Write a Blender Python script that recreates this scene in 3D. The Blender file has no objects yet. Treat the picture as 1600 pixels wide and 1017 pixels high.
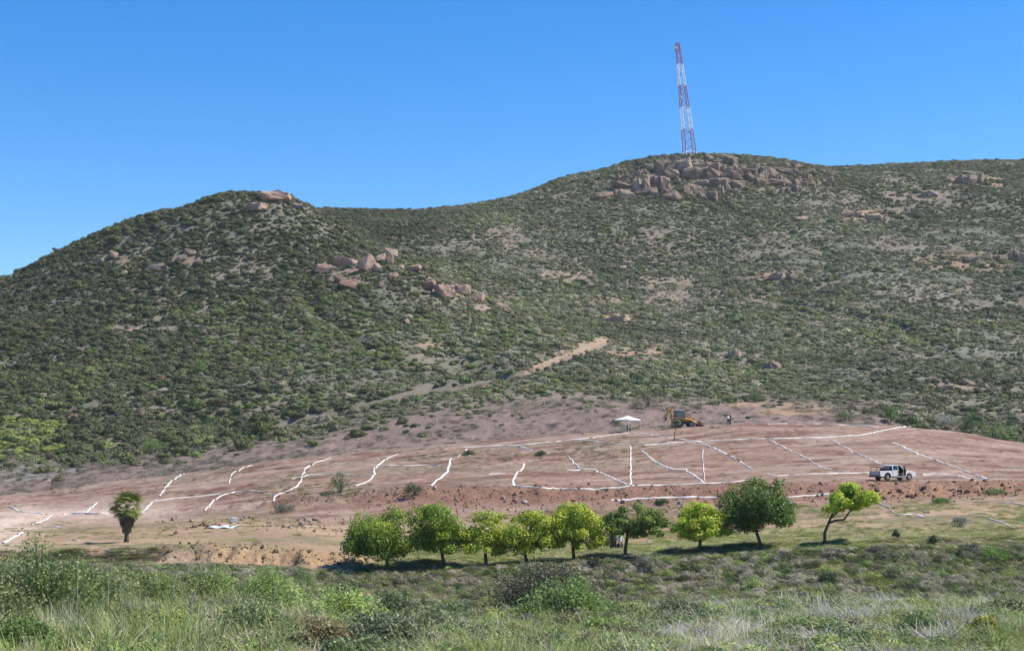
import bpy, bmesh, math, random
import numpy as np
from mathutils import Vector, Matrix, Quaternion

R = math.radians
rng = np.random.default_rng(7)
random.seed(7)
scene = bpy.context.scene
C = scene.collection

# ---------------------------------------------------------------- camera, sky, sun, exposure
F = 2323.0                 # focal length in photo pixels (1600 wide)
HORIZON = 720.0            # photo row of the horizon
PITCH = math.atan((HORIZON - 508.5) / F)
cam = bpy.data.cameras.new("camera")
cam.sensor_width = 36.0
cam.lens = F / 1600.0 * 36.0
cam.clip_start = 0.5
cam.clip_end = 6000.0
camo = bpy.data.objects.new("camera", cam)
camo.rotation_euler = (math.pi / 2 + PITCH, 0, 0)
C.objects.link(camo)
scene.camera = camo

SUN_A, SUN_E = R(82), R(54)
w = bpy.data.worlds.new("World")
scene.world = w
w.use_nodes = True
nt = w.node_tree
nt.nodes.clear()
sky = nt.nodes.new("ShaderNodeTexSky")
sky.sky_type = 'NISHITA'
sky.sun_disc = False
sky.sun_elevation = SUN_E
sky.sun_rotation = SUN_A
sky.altitude = 400
sky.air_density = 1.0
sky.dust_density = 0.2
sky.ozone_density = 4.0
hs = nt.nodes.new("ShaderNodeHueSaturation")
hs.inputs['Saturation'].default_value = 1.4
hs.inputs['Value'].default_value = 1.0
hs.inputs['Hue'].default_value = 0.506
bg = nt.nodes.new("ShaderNodeBackground")
bg.inputs['Strength'].default_value = 0.13
wo = nt.nodes.new("ShaderNodeOutputWorld")
nt.links.new(sky.outputs[0], hs.inputs['Color'])
nt.links.new(hs.outputs[0], bg.inputs['Color'])
nt.links.new(bg.outputs[0], wo.inputs['Surface'])

sl = bpy.data.lights.new("sun", 'SUN')
sl.energy = 5.0
sl.angle = R(0.53)
sl.color = (1.0, 0.94, 0.85)
so = bpy.data.objects.new("sun", sl)
sdir = Vector((math.cos(SUN_E) * math.sin(SUN_A), math.cos(SUN_E) * math.cos(SUN_A), math.sin(SUN_E)))
so.rotation_euler = sdir.to_track_quat('Z', 'Y').to_euler()
so.location = sdir * 300
C.objects.link(so)

scene.view_settings.view_transform = 'Standard'
scene.view_settings.look = 'None'
scene.view_settings.gamma = 1.0
scene.view_settings.exposure = 0.5
scene.view_settings.use_curve_mapping = False
scene.cycles.use_denoising = True
scene.cycles.max_bounces = 4
scene.cycles.volume_bounces = 0
scene.cycles.use_adaptive_sampling = True
scene.cycles.adaptive_threshold = 0.02
scene.cycles.transparent_max_bounces = 6

# ---------------------------------------------------------------- helpers
def lin(r, g, b, k=1.0):
    f = lambda c: ((c / 255.0 + 0.055) / 1.055) ** 2.4 if c > 10 else c / 255.0 / 12.92
    return (f(r) * k, f(g) * k, f(b) * k)

def tag(o, label=None, cat=None, group=None, kind=None):
    if label: o["label"] = label
    if cat: o["category"] = cat
    if group: o["group"] = group
    if kind: o["kind"] = kind
    return o

def np_mesh(name, V, Fc, smooth=False):
    V = np.asarray(V, np.float32); Fc = np.asarray(Fc, np.int32)
    m = bpy.data.meshes.new(name)
    k = Fc.shape[1]
    m.vertices.add(len(V)); m.vertices.foreach_set("co", V.ravel())
    m.loops.add(Fc.size); m.loops.foreach_set("vertex_index", Fc.ravel())
    m.polygons.add(len(Fc))
    m.polygons.foreach_set("loop_start", np.arange(0, Fc.size, k, dtype=np.int32))
    m.polygons.foreach_set("loop_total", np.full(len(Fc), k, np.int32))
    m.update(calc_edges=True)
    m.polygons.foreach_set("use_smooth", np.full(len(Fc), smooth))
    m.update()
    return m

def link(name, mesh, mat=None, parent=None, loc=None):
    o = bpy.data.objects.new(name, mesh)
    C.objects.link(o)
    if mat is not None and len(mesh.materials) == 0:
        mesh.materials.append(mat)
    if parent: o.parent = parent
    if loc is not None: o.location = loc
    return o

def empty(name, loc, rz=0.0):
    o = bpy.data.objects.new(name, None)
    o.empty_display_size = 0.2
    C.objects.link(o)
    o.location = loc
    o.rotation_euler = (0, 0, rz)
    return o

class MB:
    """collects simple solids into one mesh"""
    def __init__(s): s.v = []; s.f = []
    def add(s, V, Fs):
        n = len(s.v); s.v += [tuple(p) for p in V]; s.f += [tuple(i + n for i in f) for f in Fs]
    def box(s, c, d, M=None, taper=1.0):
        x, y, z = d[0] / 2, d[1] / 2, d[2] / 2
        V = [(-x, -y, -z), (x, -y, -z), (x, y, -z), (-x, y, -z)] + [(p * taper, q * taper, z) for p, q in ((-x, -y), (x, -y), (x, y), (-x, y))]
        V = [Vector(p) for p in V]
        if M is not None: V = [M @ p for p in V]
        V = [p + Vector(c) for p in V]
        s.add(V, [(3, 2, 1, 0), (4, 5, 6, 7), (0, 1, 5, 4), (1, 2, 6, 5), (2, 3, 7, 6), (3, 0, 4, 7)])
        return s
    def tube(s, pts, rad, n=8, cap=True):
        pts = [Vector(p) for p in pts]
        if not hasattr(rad, '__len__'): rad = [rad] * len(pts)
        base = len(s.v); t0 = (pts[1] - pts[0]).normalized()
        a = t0.orthogonal().normalized()
        for i, p in enumerate(pts):
            t = (pts[min(i + 1, len(pts) - 1)] - pts[max(i - 1, 0)]).normalized()
            a = (a - t * a.dot(t)).normalized(); b = t.cross(a)
            for k in range(n):
                an = 2 * math.pi * k / n
                s.v.append(tuple(p + (a * math.cos(an) + b * math.sin(an)) * rad[i]))
        for i in range(len(pts) - 1):
            for k in range(n):
                k2 = (k + 1) % n
                s.f.append((base + i * n + k, base + i * n + k2, base + (i + 1) * n + k2, base + (i + 1) * n + k))
        if cap:
            s.f.append(tuple(base + k for k in reversed(range(n))))
            s.f.append(tuple(base + (len(pts) - 1) * n + k for k in range(n)))
        return s
    def prism(s, poly, y0, y1, inset=0.0):
        """poly in XZ extruded along Y"""
        n = len(poly)
        V = [(p[0], y0, p[1]) for p in poly] + [(p[0], y1, p[1]) for p in poly]
        Fs = [tuple(range(n)), tuple(reversed(range(n, 2 * n)))]
        for i in range(n):
            j = (i + 1) % n
            Fs.append((j, i, n + i, n + j))
        s.add(V, Fs)
        return s
    def build(s, name, mat, parent=None, loc=None, smooth=False, bevel=0.0):
        m = bpy.data.meshes.new(name)
        m.from_pydata(s.v, [], s.f)
        bm = bmesh.new(); bm.from_mesh(m)
        bmesh.ops.recalc_face_normals(bm, faces=bm.faces)
        if bevel > 0:
            bmesh.ops.bevel(bm, geom=[e for e in bm.edges if e.calc_face_angle(0) > 0.5], offset=bevel, segments=2, affect='EDGES', clamp_overlap=True)
        bm.to_mesh(m); bm.free()
        if smooth:
            for p in m.polygons: p.use_smooth = True
        return link(name, m, mat, parent, loc)

# ---- numpy noise
def _h(i, j, s):
    n = (i.astype(np.int64) * 374761393 + j.astype(np.int64) * 668265263 + s * 974634413) & 0x7fffffff
    n = ((n ^ (n >> 13)) * 1274126177) & 0x7fffffff
    return ((n ^ (n >> 16)) & 0xffff) / 65535.0
def noise(x, y, s=0):
    x = np.asarray(x, float); y = np.asarray(y, float)
    i = np.floor(x); j = np.floor(y); fx = x - i; fy = y - j
    fx = fx * fx * fx * (fx * (fx * 6 - 15) + 10); fy = fy * fy * fy * (fy * (fy * 6 - 15) + 10)
    a = _h(i, j, s); b = _h(i + 1, j, s); c = _h(i, j + 1, s); d = _h(i + 1, j + 1, s)
    return (a * (1 - fx) + b * fx) * (1 - fy) + (c * (1 - fx) + d * fx) * fy
def fbm(x, y, s=0, o=4, g=0.5):
    t = 0; a = 1.0; n = 0
    for k in range(o):
        t = t + a * noise(x * 2 ** k + 17.3 * k, y * 2 ** k - 9.1 * k, s + k); n += a; a *= g
    return t / n            # 0..1, mean .5
def sst(a, b, x):
    t = np.clip((x - a) / (b - a), 0, 1); return t * t * (3 - 2 * t)

# ---- pixel <-> world
cp, sp_ = math.cos(PITCH), math.sin(PITCH)
def px_ray(u, v):
    """photo pixel -> (x/d, z/d), d = distance along +Y"""
    xc = (np.asarray(u, float) - 800) / F; yc = (508.5 - np.asarray(v, float)) / F
    den = cp - yc * sp_
    return xc / den, (sp_ + yc * cp) / den
def project(x, y, z):
    zc = y * cp + z * sp_; yc = -y * sp_ + z * cp
    return 800 + F * x / zc, 508.5 - F * yc / zc

def pchip(xk, yk, x):
    xk = np.asarray(xk, float); yk = np.asarray(yk, float)
    if yk.ndim == 1: yk = yk[:, None]; flat = True
    else: flat = False
    h = np.diff(xk)[:, None]; dl = np.diff(yk, axis=0) / h
    m = np.zeros_like(yk)
    w1 = 2 * h[1:] + h[:-1]; w2 = h[1:] + 2 * h[:-1]
    same = dl[:-1] * dl[1:] > 0
    with np.errstate(divide='ignore', invalid='ignore'):
        hm = (w1 + w2) / (w1 / dl[:-1] + w2 / dl[1:])
    m[1:-1] = np.where(same, hm, 0); m[0] = dl[0]; m[-1] = dl[-1]
    x = np.clip(x, xk[0], xk[-1])
    i = np.clip(np.searchsorted(xk, x) - 1, 0, len(xk) - 2)
    t = ((x - xk[i]) / (xk[i + 1] - xk[i]))[:, None]; hh = h[i]
    r = (yk[i] * (2 * t**3 - 3 * t**2 + 1) + m[i] * hh * (t**3 - 2 * t**2 + t) + yk[i + 1] * (-2 * t**3 + 3 * t**2) + m[i + 1] * hh * (t**3 - t**2))
    return r[:, 0] if flat else r

# ---------------------------------------------------------------- terrain heights
# for each distance: apparent rows (photo u: v) of the land at that distance
U0 = [-500, 0, 200, 400, 600, 800, 1000, 1200, 1400, 1600, 2100]
ROWS = {
 50:  [1010, 1008, 1008, 1010, 1012, 1012, 1010, 1006, 1004, 1004, 1004],
 70:  [962, 962, 962, 966, 972, 972, 968, 962, 958, 956, 956],
 88:  [1000, 1000, 1000, 1010, 1040, 1040, 1034, 1022, 1012, 1008, 1005],
 104: [940, 940, 940, 945, 966, 968, 962, 950, 942, 938, 936],
 112: [902, 902, 902, 908, 930, 928, 920, 908, 899, 895, 893],
 120: [882, 882, 884, 886, 888, 882, 872, 860, 850, 846, 844],
 122: [878, 876, 880, 882, 884, 879, 868, 856, 846, 842, 840],
 124: [866, 862, 856, 858, 874, 873, 863, 851, 842, 837, 835],
 128: [858, 854, 850, 852, 866, 864, 858, 846, 838, 833, 830],
 140: [842, 838, 836, 834, 843, 845, 842, 827, 817, 811, 806],
 155: [826, 820, 817, 813, 815, 815, 812, 796, 786, 781, 776],
 163: [818, 812, 806, 796, 789, 786, 784, 780, 772, 767, 762],
 167: [812, 806, 800, 786, 770, 763, 762, 758, 754, 755, 757],
 175: [806, 799, 789, 773, 757, 752, 750, 747, 747, 749, 755],
 205: [794, 786, 768, 747, 731, 722, 715, 705, 706, 720, 750],
 235: [788, 778, 754, 728, 708, 690, 676, 664, 667, 693, 740],
 246: [786, 774, 750, 724, 704, 686, 671, 661, 666, 697, 745],
 252: [782, 768, 743, 718, 698, 681, 668, 660, 670, 700, 748],
 262: [772, 748, 726, 700, 672, 654, 641, 640, 654, 684, 722],
 290: [738, 704, 690, 664, 630, 612, 606, 613, 630, 645, 664],
 330: [664, 622, 604, 590, 575, 568, 568, 580, 595, 605, 612],
 380: [590, 545, 515, 500, 484, 502, 540, 545, 550, 553, 555],
 430: [535, 478, 428, 402, 396, 486, 512, 510, 505, 503, 500],
}
HROWS = {
 478: [(-500, 520), (0, 432), (100, 388), (200, 347), (300, 311), (350, 302), (430, 305), (465, 322), (520, 350), (560, 378), (620, 418), (700, 455), (760, 476), (850, 480), (1000, 478), (1200, 466), (1400, 460), (1600, 455), (2100, 450)],
 540: [(-500, 570), (0, 480), (200, 415), (350, 372), (430, 366), (520, 366), (600, 404), (660, 414), (740, 420), (800, 424), (1000, 432), (1200, 415), (1400, 405), (1600, 400), (2100, 398)],
 620: [(-500, 590), (0, 510), (200, 450), (400, 380), (520, 346), (600, 348), (700, 346), (800, 344), (900, 330), (1000, 322), (1100, 325), (1200, 332), (1400, 335), (1600, 330), (2100, 330)],
 690: [(-500, 600), (0, 520), (200, 460), (400, 380), (500, 327), (640, 329), (700, 325), (770, 315), (830, 300), (880, 279), (930, 268), (1000, 250), (1050, 243), (1100, 243), (1150, 246), (1200, 256), (1300, 276), (1400, 276), (1600, 270), (2100, 280)],
 780: [(-500, 620), (0, 540), (200, 480), (400, 400), (500, 345), (640, 345), (770, 330), (880, 296), (1000, 270), (1100, 262), (1200, 257), (1300, 264), (1400, 260), (1500, 256), (1600, 254), (2100, 258)],
 900: [(-500, 640), (0, 560), (400, 440), (800, 380), (1100, 320), (1600, 300), (2100, 300)],
}
NEAR = {-80.0: -1.6, -12.0: -1.75, 2.0: -1.75, 8.0: -2.3, 16.0: -3.6, 30.0: -5.0}
FAR = {1200.0: 60.0, 1900.0: 20.0}

def a_of(u, v): return px_ray(u, v)[0] * F          # azimuth coordinate
AK = 70.0
S = np.linspace(-1050, 1050, 701)
d1 = np.array([-80, -50, -30, -18, -12, -6, 0, 4, 8, 12, 16, 20, 25, 30.])
d2 = np.arange(31, 100, 0.75); d3 = np.arange(100, 264, 0.42); d4 = np.arange(264, 500, 1.6); d5 = np.arange(500, 905, 2.4)
d6 = np.array([930, 980, 1050, 1150, 1300, 1500, 1900.])
D = np.concatenate([d1, d2, d3, d4, d5, d6])
AG = np.linspace(-1500, 1500, 601)
dk, zk = [], []
for d, z in NEAR.items(): dk.append(d); zk.append(np.full(len(AG), z))
for d, row in ROWS.items():
    u = np.array(U0, float); ax, tz = px_ray(u, np.array(row, float))
    dk.append(d); zk.append(pchip(ax * F, tz, AG) * d)
for d, row in HROWS.items():
    u = np.array([p[0] for p in row], float); vv = np.array([p[1] for p in row], float); ax, tz = px_ray(u, vv)
    dk.append(d); zk.append(pchip(ax * F, tz, AG) * d)
for d, z in FAR.items(): dk.append(d); zk.append(np.full(len(AG), z))
ZA = pchip(np.array(dk, float), np.array(zk), D)            # [nd, na]
XG = S[None, :] * (np.maximum(D, 0)[:, None] + AK) / F
YG = np.repeat(D[:, None], len(S), 1)
ZG = np.empty_like(XG)
for i, d in enumerate(D):
    ZG[i] = np.interp(XG[i] / max(d, 4.0) * F, AG, ZA[i])
# relief
hillw = sst(258, 300, YG) * (1 - 0.75 * sst(620, 690, YG))
ZG += hillw * ((fbm(XG / 55, YG / 55, 3, 3) - .5) * 5.0 + (fbm(XG / 14, YG / 14, 5, 3) - .5) * 1.6)
rid = np.abs(fbm(XG / 70 + 0.35 * YG / 70, YG / 190, 11, 3) - .5)      # gullies that run down the slope
ZG -= hillw * np.exp(-(rid / 0.035) ** 2) * 1.8
midw = sst(98, 106, YG) * (1 - sst(256, 268, YG))
ZG += midw * ((fbm(XG / 9, YG / 9, 21, 3) - .5) * 0.55 + (fbm(XG / 1.7, YG / 1.7, 23, 3) - .5) * 0.22)
ZG += sst(12, 25, YG) * (1 - sst(98, 106, YG)) * (fbm(XG / 6, YG / 6, 31, 4) - .5) * 0.9
UG, VG = project(XG, np.maximum(YG, 3.0), ZG)
ZG += np.exp(-((YG - 122.6) / 2.0) ** 2) * sst(230, 330, UG) * (1 - sst(540, 620, UG)) * (fbm(XG / .9, YG / 1.6, 45, 4) - .5) * 1.7
# rough broken lip of the cuts
for (dc, amp) in ((165.5, 0.7), (122.5, 0.5), (257, 0.8)):
    ZG += amp * np.exp(-((YG - dc) / 2.2) ** 2) * (fbm(XG / 1.6, YG / 1.2, int(dc), 3) - .5) * 1.5
# scraped field: shallow blade marks that run with the grading
fieldw = sst(170, 177, YG) * (1 - sst(238, 248, YG))
ZG += fieldw * (fbm(XG / 9 + YG / 16, (YG - XG * 0.35) / 1.15, 41, 3) - .5) * 0.34

ph = (YG + .10 * XG + (fbm(XG / 25, YG / 25, 43, 3) - .5) * 9) / 15.5
saw = ph - np.floor(ph); saw = np.where(saw < .82, saw / .82, (1 - saw) / .18)
ZG += fieldw * (1 - .75 * sst(880, 1100, UG)) * (.55 - saw) * .75 * -1
def seg_dist(u, v, pts):
    """signed row distance to a polyline that runs left to right (rows above are positive)"""
    pu = np.array([p[0] for p in pts], float); pv = np.array([p[1] for p in pts], float)
    inside = (u > pu[0]) & (u < pu[-1])
    return np.interp(u, pu, pv) - v, inside
TRACK = [(380, 690), (450, 656), (540, 636), (620, 616), (700, 604), (760, 594), (800, 588), (870, 562), (905, 549), (950, 534)]
tk, tin = seg_dist(UG, VG, TRACK)
hz = (YG > 262) & (YG < 470) & tin
ZG -= np.where(hz, 1.5 * np.exp(-((tk + 3) / 3.5) ** 2), 0)
DUG, SG = D, S
def height(x, y):
    x = np.asarray(x, float); y = np.asarray(y, float)
    s = np.clip(x * F / (np.maximum(y, 0) + AK), S[0], S[-1] - 1e-6)
    j = np.clip(((s - S[0]) / (S[1] - S[0])).astype(int), 0, len(S) - 2); fj = (s - S[j]) / (S[1] - S[0])
    i = np.clip(np.searchsorted(D, y) - 1, 0, len(D) - 2); fi = np.clip((y - D[i]) / (D[i + 1] - D[i]), 0, 1)
    return (ZG[i, j] * (1 - fj) + ZG[i, j + 1] * fj) * (1 - fi) + (ZG[i + 1, j] * (1 - fj) + ZG[i + 1, j + 1] * fj) * fi
DS = np.concatenate([np.arange(100, 265, 0.2), np.arange(265, 905, 0.8)])
def ground(u, v, dmin=100, dmax=905):
    ax, tz = px_ray(u, v)
    ds = DS[(DS >= dmin) & (DS <= dmax)]
    g = height(ax * ds, ds) - tz * ds
    k = np.argmax(g > 0)
    if not g[k] > 0: k = int(np.argmax(g / ds))
    d = ds[k]
    return Vector((ax * d, d, float(height(ax * d, d))))
def at_d(u, v, d):
    ax, tz = px_ray(u, v); return Vector((ax * d, d, tz * d))
def on_d(u, d):
    ax = px_ray(u, 850)[0]; return Vector((ax * d, d, float(height(ax * d, d))))

# ---------------------------------------------------------------- soil colours (the earth's own colour, by place)
UG, VG = project(XG, np.maximum(YG, 3.0), ZG)
def mixc(A, B, t): return A * (1 - t[..., None]) + np.array(B)[None, None, :] * t[..., None]
K = 0.62
n1 = fbm(XG / 18, YG / 18, 51, 4); n2 = fbm(XG / 4, YG / 4, 53, 4); n3 = fbm(XG / 0.9, YG / 0.9, 55, 3)
# hill soil
col = np.empty(XG.shape + (3,)); col[:] = lin(146, 138, 120, K)
col = mixc(col, lin(158, 144, 126, K), sst(.48, .68, n1))
col = mixc(col, lin(128, 128, 108, K), sst(.48, .62, fbm(XG / 30, YG / 30, 57, 3)) * .8)
# the grey-purple cut and bench behind the field
bank = sst(236, 250, YG) * (1 - sst(262, 285, YG + (n2 - .5) * 26)) * (UG > -200)
col = mixc(col, lin(152, 132, 120, K), bank)
col = mixc(col, lin(160, 138, 126, K), bank * sst(.5, .62, n2))
# ground this side of the hill: graded red-brown earth
near = 1 - sst(238, 250, YG)
earth = np.empty_like(col); earth[:] = lin(170, 138, 118, K)
earth = mixc(earth, lin(142, 106, 90, K), sst(.44, .62, fbm(XG / 11 + YG / 30, YG / 6, 61, 4)))
earth = mixc(earth, lin(186, 160, 142, K), sst(.5, .66, fbm(XG / 14 + YG / 25, (YG - .35 * XG) / 2.2, 63, 4)) * .85)
earth = mixc(earth, lin(138, 132, 106, K), sst(.52, .64, fbm(XG / 16, YG / 8, 65, 4)) * .5 * (1 - .7 * sst(900, 1150, UG)))
earth = mixc(earth, lin(190, 168, 150, K), sst(.56, .66, n3) * .4)
earth = mixc(earth, lin(130, 100, 88, K), sst(.60, .72, fbm(XG / 22 + YG / 12, (YG - .35 * XG) / .9, 67, 3)) * .55)
# cut bank under the truck: raw orange-brown earth
cut = np.exp(-((YG - 165) / 3.5) ** 2)
earth = mixc(earth, lin(158, 122, 102, K), np.clip(cut * sst(500, 640, UG) * 1.1, 0, 1))
earth = mixc(earth, lin(172, 134, 108, K), np.clip(sst(1340, 1380, UG) * np.exp(-((YG - 163) / 6) ** 2) * (.6 + n2 * .6), 0, 1))
# terrace of dry earth and short grass
ter = (1 - sst(150, 160, YG)) 
terc = np.empty_like(col); terc[:] = lin(178, 152, 122, K)
terc = mixc(terc, lin(150, 138, 106, K), sst(.50, .64, fbm(XG / 7, YG / 5, 71, 4)))
terc = mixc(terc, lin(196, 168, 138, K), sst(.55, .66, fbm(XG / 10, YG / 2.5, 73, 3)))
earth = earth * (1 - ter[..., None]) + terc * ter[..., None]
gr = (1 - sst(134, 141, YG + (n2 - .5) * 10)) * sst(540, 640, UG) * (1 - .7 * sst(1220, 1320, UG))
earth = mixc(earth, lin(140, 148, 84, K), gr * .9)
# raw tan bank below the palm terrace
ob = np.exp(-((YG - 122.5) / 3.4) ** 2) * sst(260, 420, UG) * (1 - sst(540, 640, UG))
earth = mixc(earth, lin(196, 162, 124, K), np.clip(ob * 1.25, 0, 1) * (.55 + .6 * n2))
# left dirt road
rd, _ = seg_dist(UG, VG, [(-400, 870), (0, 822), (40, 806), (90, 803), (240, 798), (420, 790)])
road = np.exp(-(rd / 13) ** 2) * (UG < 330) * (YG > 128) * (1 - sst(200, 330, UG))
earth = mixc(earth, lin(214, 188, 168, K), road)
pl = np.exp(-(((UG - 8) / 66) ** 2 + ((VG - 822 + (UG - 8) * .25) / 30) ** 2) ** 1.5) * (YG > 126)
earth = mixc(earth, lin(232, 206, 184, K), pl * (.75 + .5 * (fbm(XG / 6, (YG + XG * .5) / 1.3, 75, 3) - .5)))
# everything below the terrace lip: grassy bank and foreground
fg = 1 - sst(112, 121, YG + (n2 - .5) * 5 + 2.5 * ((UG < 560) & (UG > 150)))
fgc = np.empty_like(col); fgc[:] = lin(120, 128, 84, K)
fgc = mixc(fgc, lin(160, 146, 120, K), sst(.44, .56, fbm(XG / 5, YG / 4, 81, 4)))
earth = earth * (1 - fg[..., None]) + fgc * fg[..., None]
col = col * (1 - near[..., None]) + earth * near[..., None]
# raw earth scars on the hill
SCARS = [(1050, 463, 46, 9, 0), (1195, 467, 44, 7, 0), (968, 501, 40, 11, 1), (1030, 470, 30, 9, 0), (1236, 640, 56, 11, 1), (1160, 632, 40, 8, 1), (1430, 642, 26, 6, 1),
         (660, 538, 28, 5, 1), (200, 512, 26, 7, 0), (1350, 337, 45, 9, 1), (1510, 410, 80, 14, 1), (1490, 605, 50, 9, 0), (985, 552, 50, 5, 1), (1010, 546, 40, 4, 0),
         (540, 430, 60, 24, 0), (1060, 485, 62, 22, 2), (1090, 512, 30, 8, 2), (30, 742, 110, 24, 2), (480, 664, 60, 20, 2), (1450, 650, 60, 9, 2), (700, 455, 50, 12, 0),
         (1035, 275, 40, 10, 0), (1130, 262, 40, 8, 0), (1520, 285, 60, 12, 1), (1430, 305, 60, 10, 0), (880, 432, 60, 10, 0), (1340, 435, 80, 9, 2), (1450, 455, 70, 10, 2), (1500, 500, 80, 16, 2), (1210, 432, 45, 9, 1), (1260, 360, 40, 8, 2), (1050, 440, 70, 8, 0), (1180, 520, 60, 8, 2), (290, 405, 40, 9, 0), (165, 404, 34, 9, 0), (240, 420, 30, 7, 0), (1540, 545, 70, 12, 2), (940, 470, 50, 8, 0), (780, 480, 40, 8, 0)]
SC = [lin(170, 150, 130, K), lin(186, 154, 124, K), lin(154, 150, 138, K)]
def scar_w(u, v, jit):
    ws = np.zeros((3,) + u.shape)
    for (a, b, ra, rb, k) in SCARS:
        q = ((u - a) / ra) ** 2 + ((v - b) / rb) ** 2
        ws[k] = np.maximum(ws[k], 1 - sst(.0, 1.25, q + jit * 1.3))
    return ws
hv = (YG > 258) & (YG < 760)
ws = scar_w(UG, VG, (n2 - .5) * 2.2)
for k in (2, 0, 1):
    col = mixc(col, SC[k], ws[k] * hv * .95)
orange = np.where(hz, sst(-2, 2, tk) * (1 - sst(2, 7, tk + (n2 - .5) * 22 - 6 * sst(820, 940, UG))) * sst(770, 800, UG), 0)
col = mixc(col, lin(196, 166, 134, K), orange * (.55 + .8 * sst(.35, .6, n2)))
bench = np.where(hz, np.exp(-((tk + 2.5) / 4) ** 2), 0)
col = mixc(col, lin(156, 140, 126, K), bench * (.6 + .6 * n2))
col *= (0.9 + 0.2 * n3)[..., None]

def grid_faces(i0, i1):
    n = len(S)
    i = np.arange(i0, i1)[:, None]; j = np.arange(n - 1)[None, :]
    a = ((i - i0) * n + j).ravel()
    return np.stack([a, a + 1, a + n + 1, a + n], 1)

def nodes_mat(name):
    m = bpy.data.materials.new(name); m.use_nodes = True
    t = m.node_tree; t.nodes.clear()
    out = t.nodes.new("ShaderNodeOutputMaterial")
    p = t.nodes.new("ShaderNodeBsdfPrincipled")
    t.links.new(p.outputs[0], out.inputs[0])
    return m, t, p, out
def ramp_noise(t, scale, lo, hi, detail=5, coord='Object', rough=.6):
    tc = t.nodes.new("ShaderNodeTexCoord"); n = t.nodes.new("ShaderNodeTexNoise")
    n.inputs['Scale'].default_value = scale; n.inputs['Detail'].default_value = detail; n.inputs['Roughness'].default_value = rough
    t.links.new(tc.outputs[coord], n.inputs['Vector'])
    r = t.nodes.new("ShaderNodeMapRange"); r.inputs[1].default_value = .3; r.inputs[2].default_value = .7
    r.inputs[3].default_value = lo; r.inputs[4].default_value = hi
    t.links.new(n.outputs[0], r.inputs[0])
    return r.outputs[0], n.outputs[0]
def mulcol(t, csock, fsock):
    v = t.nodes.new("ShaderNodeVectorMath"); v.operation = 'SCALE'
    t.links.new(csock, v.inputs[0]); t.links.new(fsock, v.inputs['Scale'])
    return v.outputs[0]
def soil_mat():
    m, t, p, out = nodes_mat("soil")
    a = t.nodes.new("ShaderNodeAttribute"); a.attribute_name = "soil"
    f1, n1_ = ramp_noise(t, 1.9, .82, 1.18, 8)
    f2, n2_ = ramp_noise(t, .27, .88, 1.12, 4)
    c = mulcol(t, mulcol(t, a.outputs['Color'], f1), f2)
    t.links.new(c, p.inputs['Base Color'])
    p.inputs['Roughness'].default_value = .95; p.inputs['Specular IOR Level'].default_value = .1
    b = t.nodes.new("ShaderNodeBump"); b.inputs['Strength'].default_value = .6; b.inputs['Distance'].default_value = .25
    t.links.new(n1_, b.inputs['Height']); t.links.new(b.outputs[0], p.inputs['Normal'])
    return m
SOIL = soil_mat()
def terrain(name, i0, i1):
    V = np.stack([XG[i0:i1 + 1], YG[i0:i1 + 1], ZG[i0:i1 + 1]], -1).reshape(-1, 3)
    m = np_mesh(name, V, grid_faces(i0, i1), True)
    at = m.attributes.new("soil", 'FLOAT_COLOR', 'POINT')
    cc = np.ones((len(V), 4), np.float32); cc[:, :3] = col[i0:i1 + 1].reshape(-1, 3)
    at.data.foreach_set("color", cc.ravel())
    return tag(link(name, m, SOIL), kind='structure')
iA = int(np.searchsorted(D, 112)); iB = int(np.searchsorted(D, 252))
terrain("foreground_bank", 0, iA)
terrain("graded_field", iA, iB)
terrain("hillside", iB, len(D) - 1)

# ---------------------------------------------------------------- foliage materials
def leaf_mat(name, rough=.6, trans=.25, dark=.75, bright=1.25, fixed=None, scale=2.5):
    m, t, p, out = nodes_mat(name)
    if fixed is None:
        a = t.nodes.new("ShaderNodeAttribute"); a.attribute_type = 'INSTANCER'; a.attribute_name = "tint"
        c = a.outputs['Color']
    else:
        rgb = t.nodes.new("ShaderNodeRGB"); rgb.outputs[0].default_value = (*fixed, 1); c = rgb.outputs[0]
    f, _ = ramp_noise(t, scale, dark, bright, 3)
    c = mulcol(t, c, f)
    t.links.new(c, p.inputs['Base Color'])
    p.inputs['Roughness'].default_value = rough; p.inputs['Specular IOR Level'].default_value = .25
    if trans > 0:
        tr = t.nodes.new("ShaderNodeBsdfTranslucent"); mx = t.nodes.new("ShaderNodeMixShader"); mx.inputs[0].default_value = trans
        t.links.new(c, tr.inputs[0]); t.links.new(p.outputs[0], mx.inputs[1]); t.links.new(tr.outputs[0], mx.inputs[2])
        t.links.new(mx.outputs[0], out.inputs[0])
    return m
LEAF = leaf_mat("leaf")
SHRUB = leaf_mat("shrub_leaf", .85, .1, .8, 1.2)
GRASS = leaf_mat("grass_blade", .7, .3, .8, 1.2)

def plain_mat(name, c, rough=.6, metal=0, lo=.88, hi=1.12, scale=4, bump=0, spec=.4):
    m, t, p, out = nodes_mat(name)
    rgb = t.nodes.new("ShaderNodeRGB"); rgb.outputs[0].default_value = (*c, 1)
    f, n = ramp_noise(t, scale, lo, hi, 6)
    t.links.new(mulcol(t, rgb.outputs[0], f), p.inputs['Base Color'])
    p.inputs['Roughness'].default_value = rough; p.inputs['Metallic'].default_value = metal; p.inputs['Specular IOR Level'].default_value = spec
    if bump:
        b = t.nodes.new("ShaderNodeBump"); b.inputs['Strength'].default_value = .7; b.inputs['Distance'].default_value = bump
        t.links.new(n, b.inputs['Height']); t.links.new(b.outputs[0], p.inputs['Normal'])
    return m
BARK = plain_mat("bark", (.085, .07, .055), .9, lo=.6, hi=1.3, scale=6, bump=.03)
TWIG = plain_mat("twig", (.17, .15, .12), .9, lo=.6, hi=1.3, scale=3)

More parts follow.
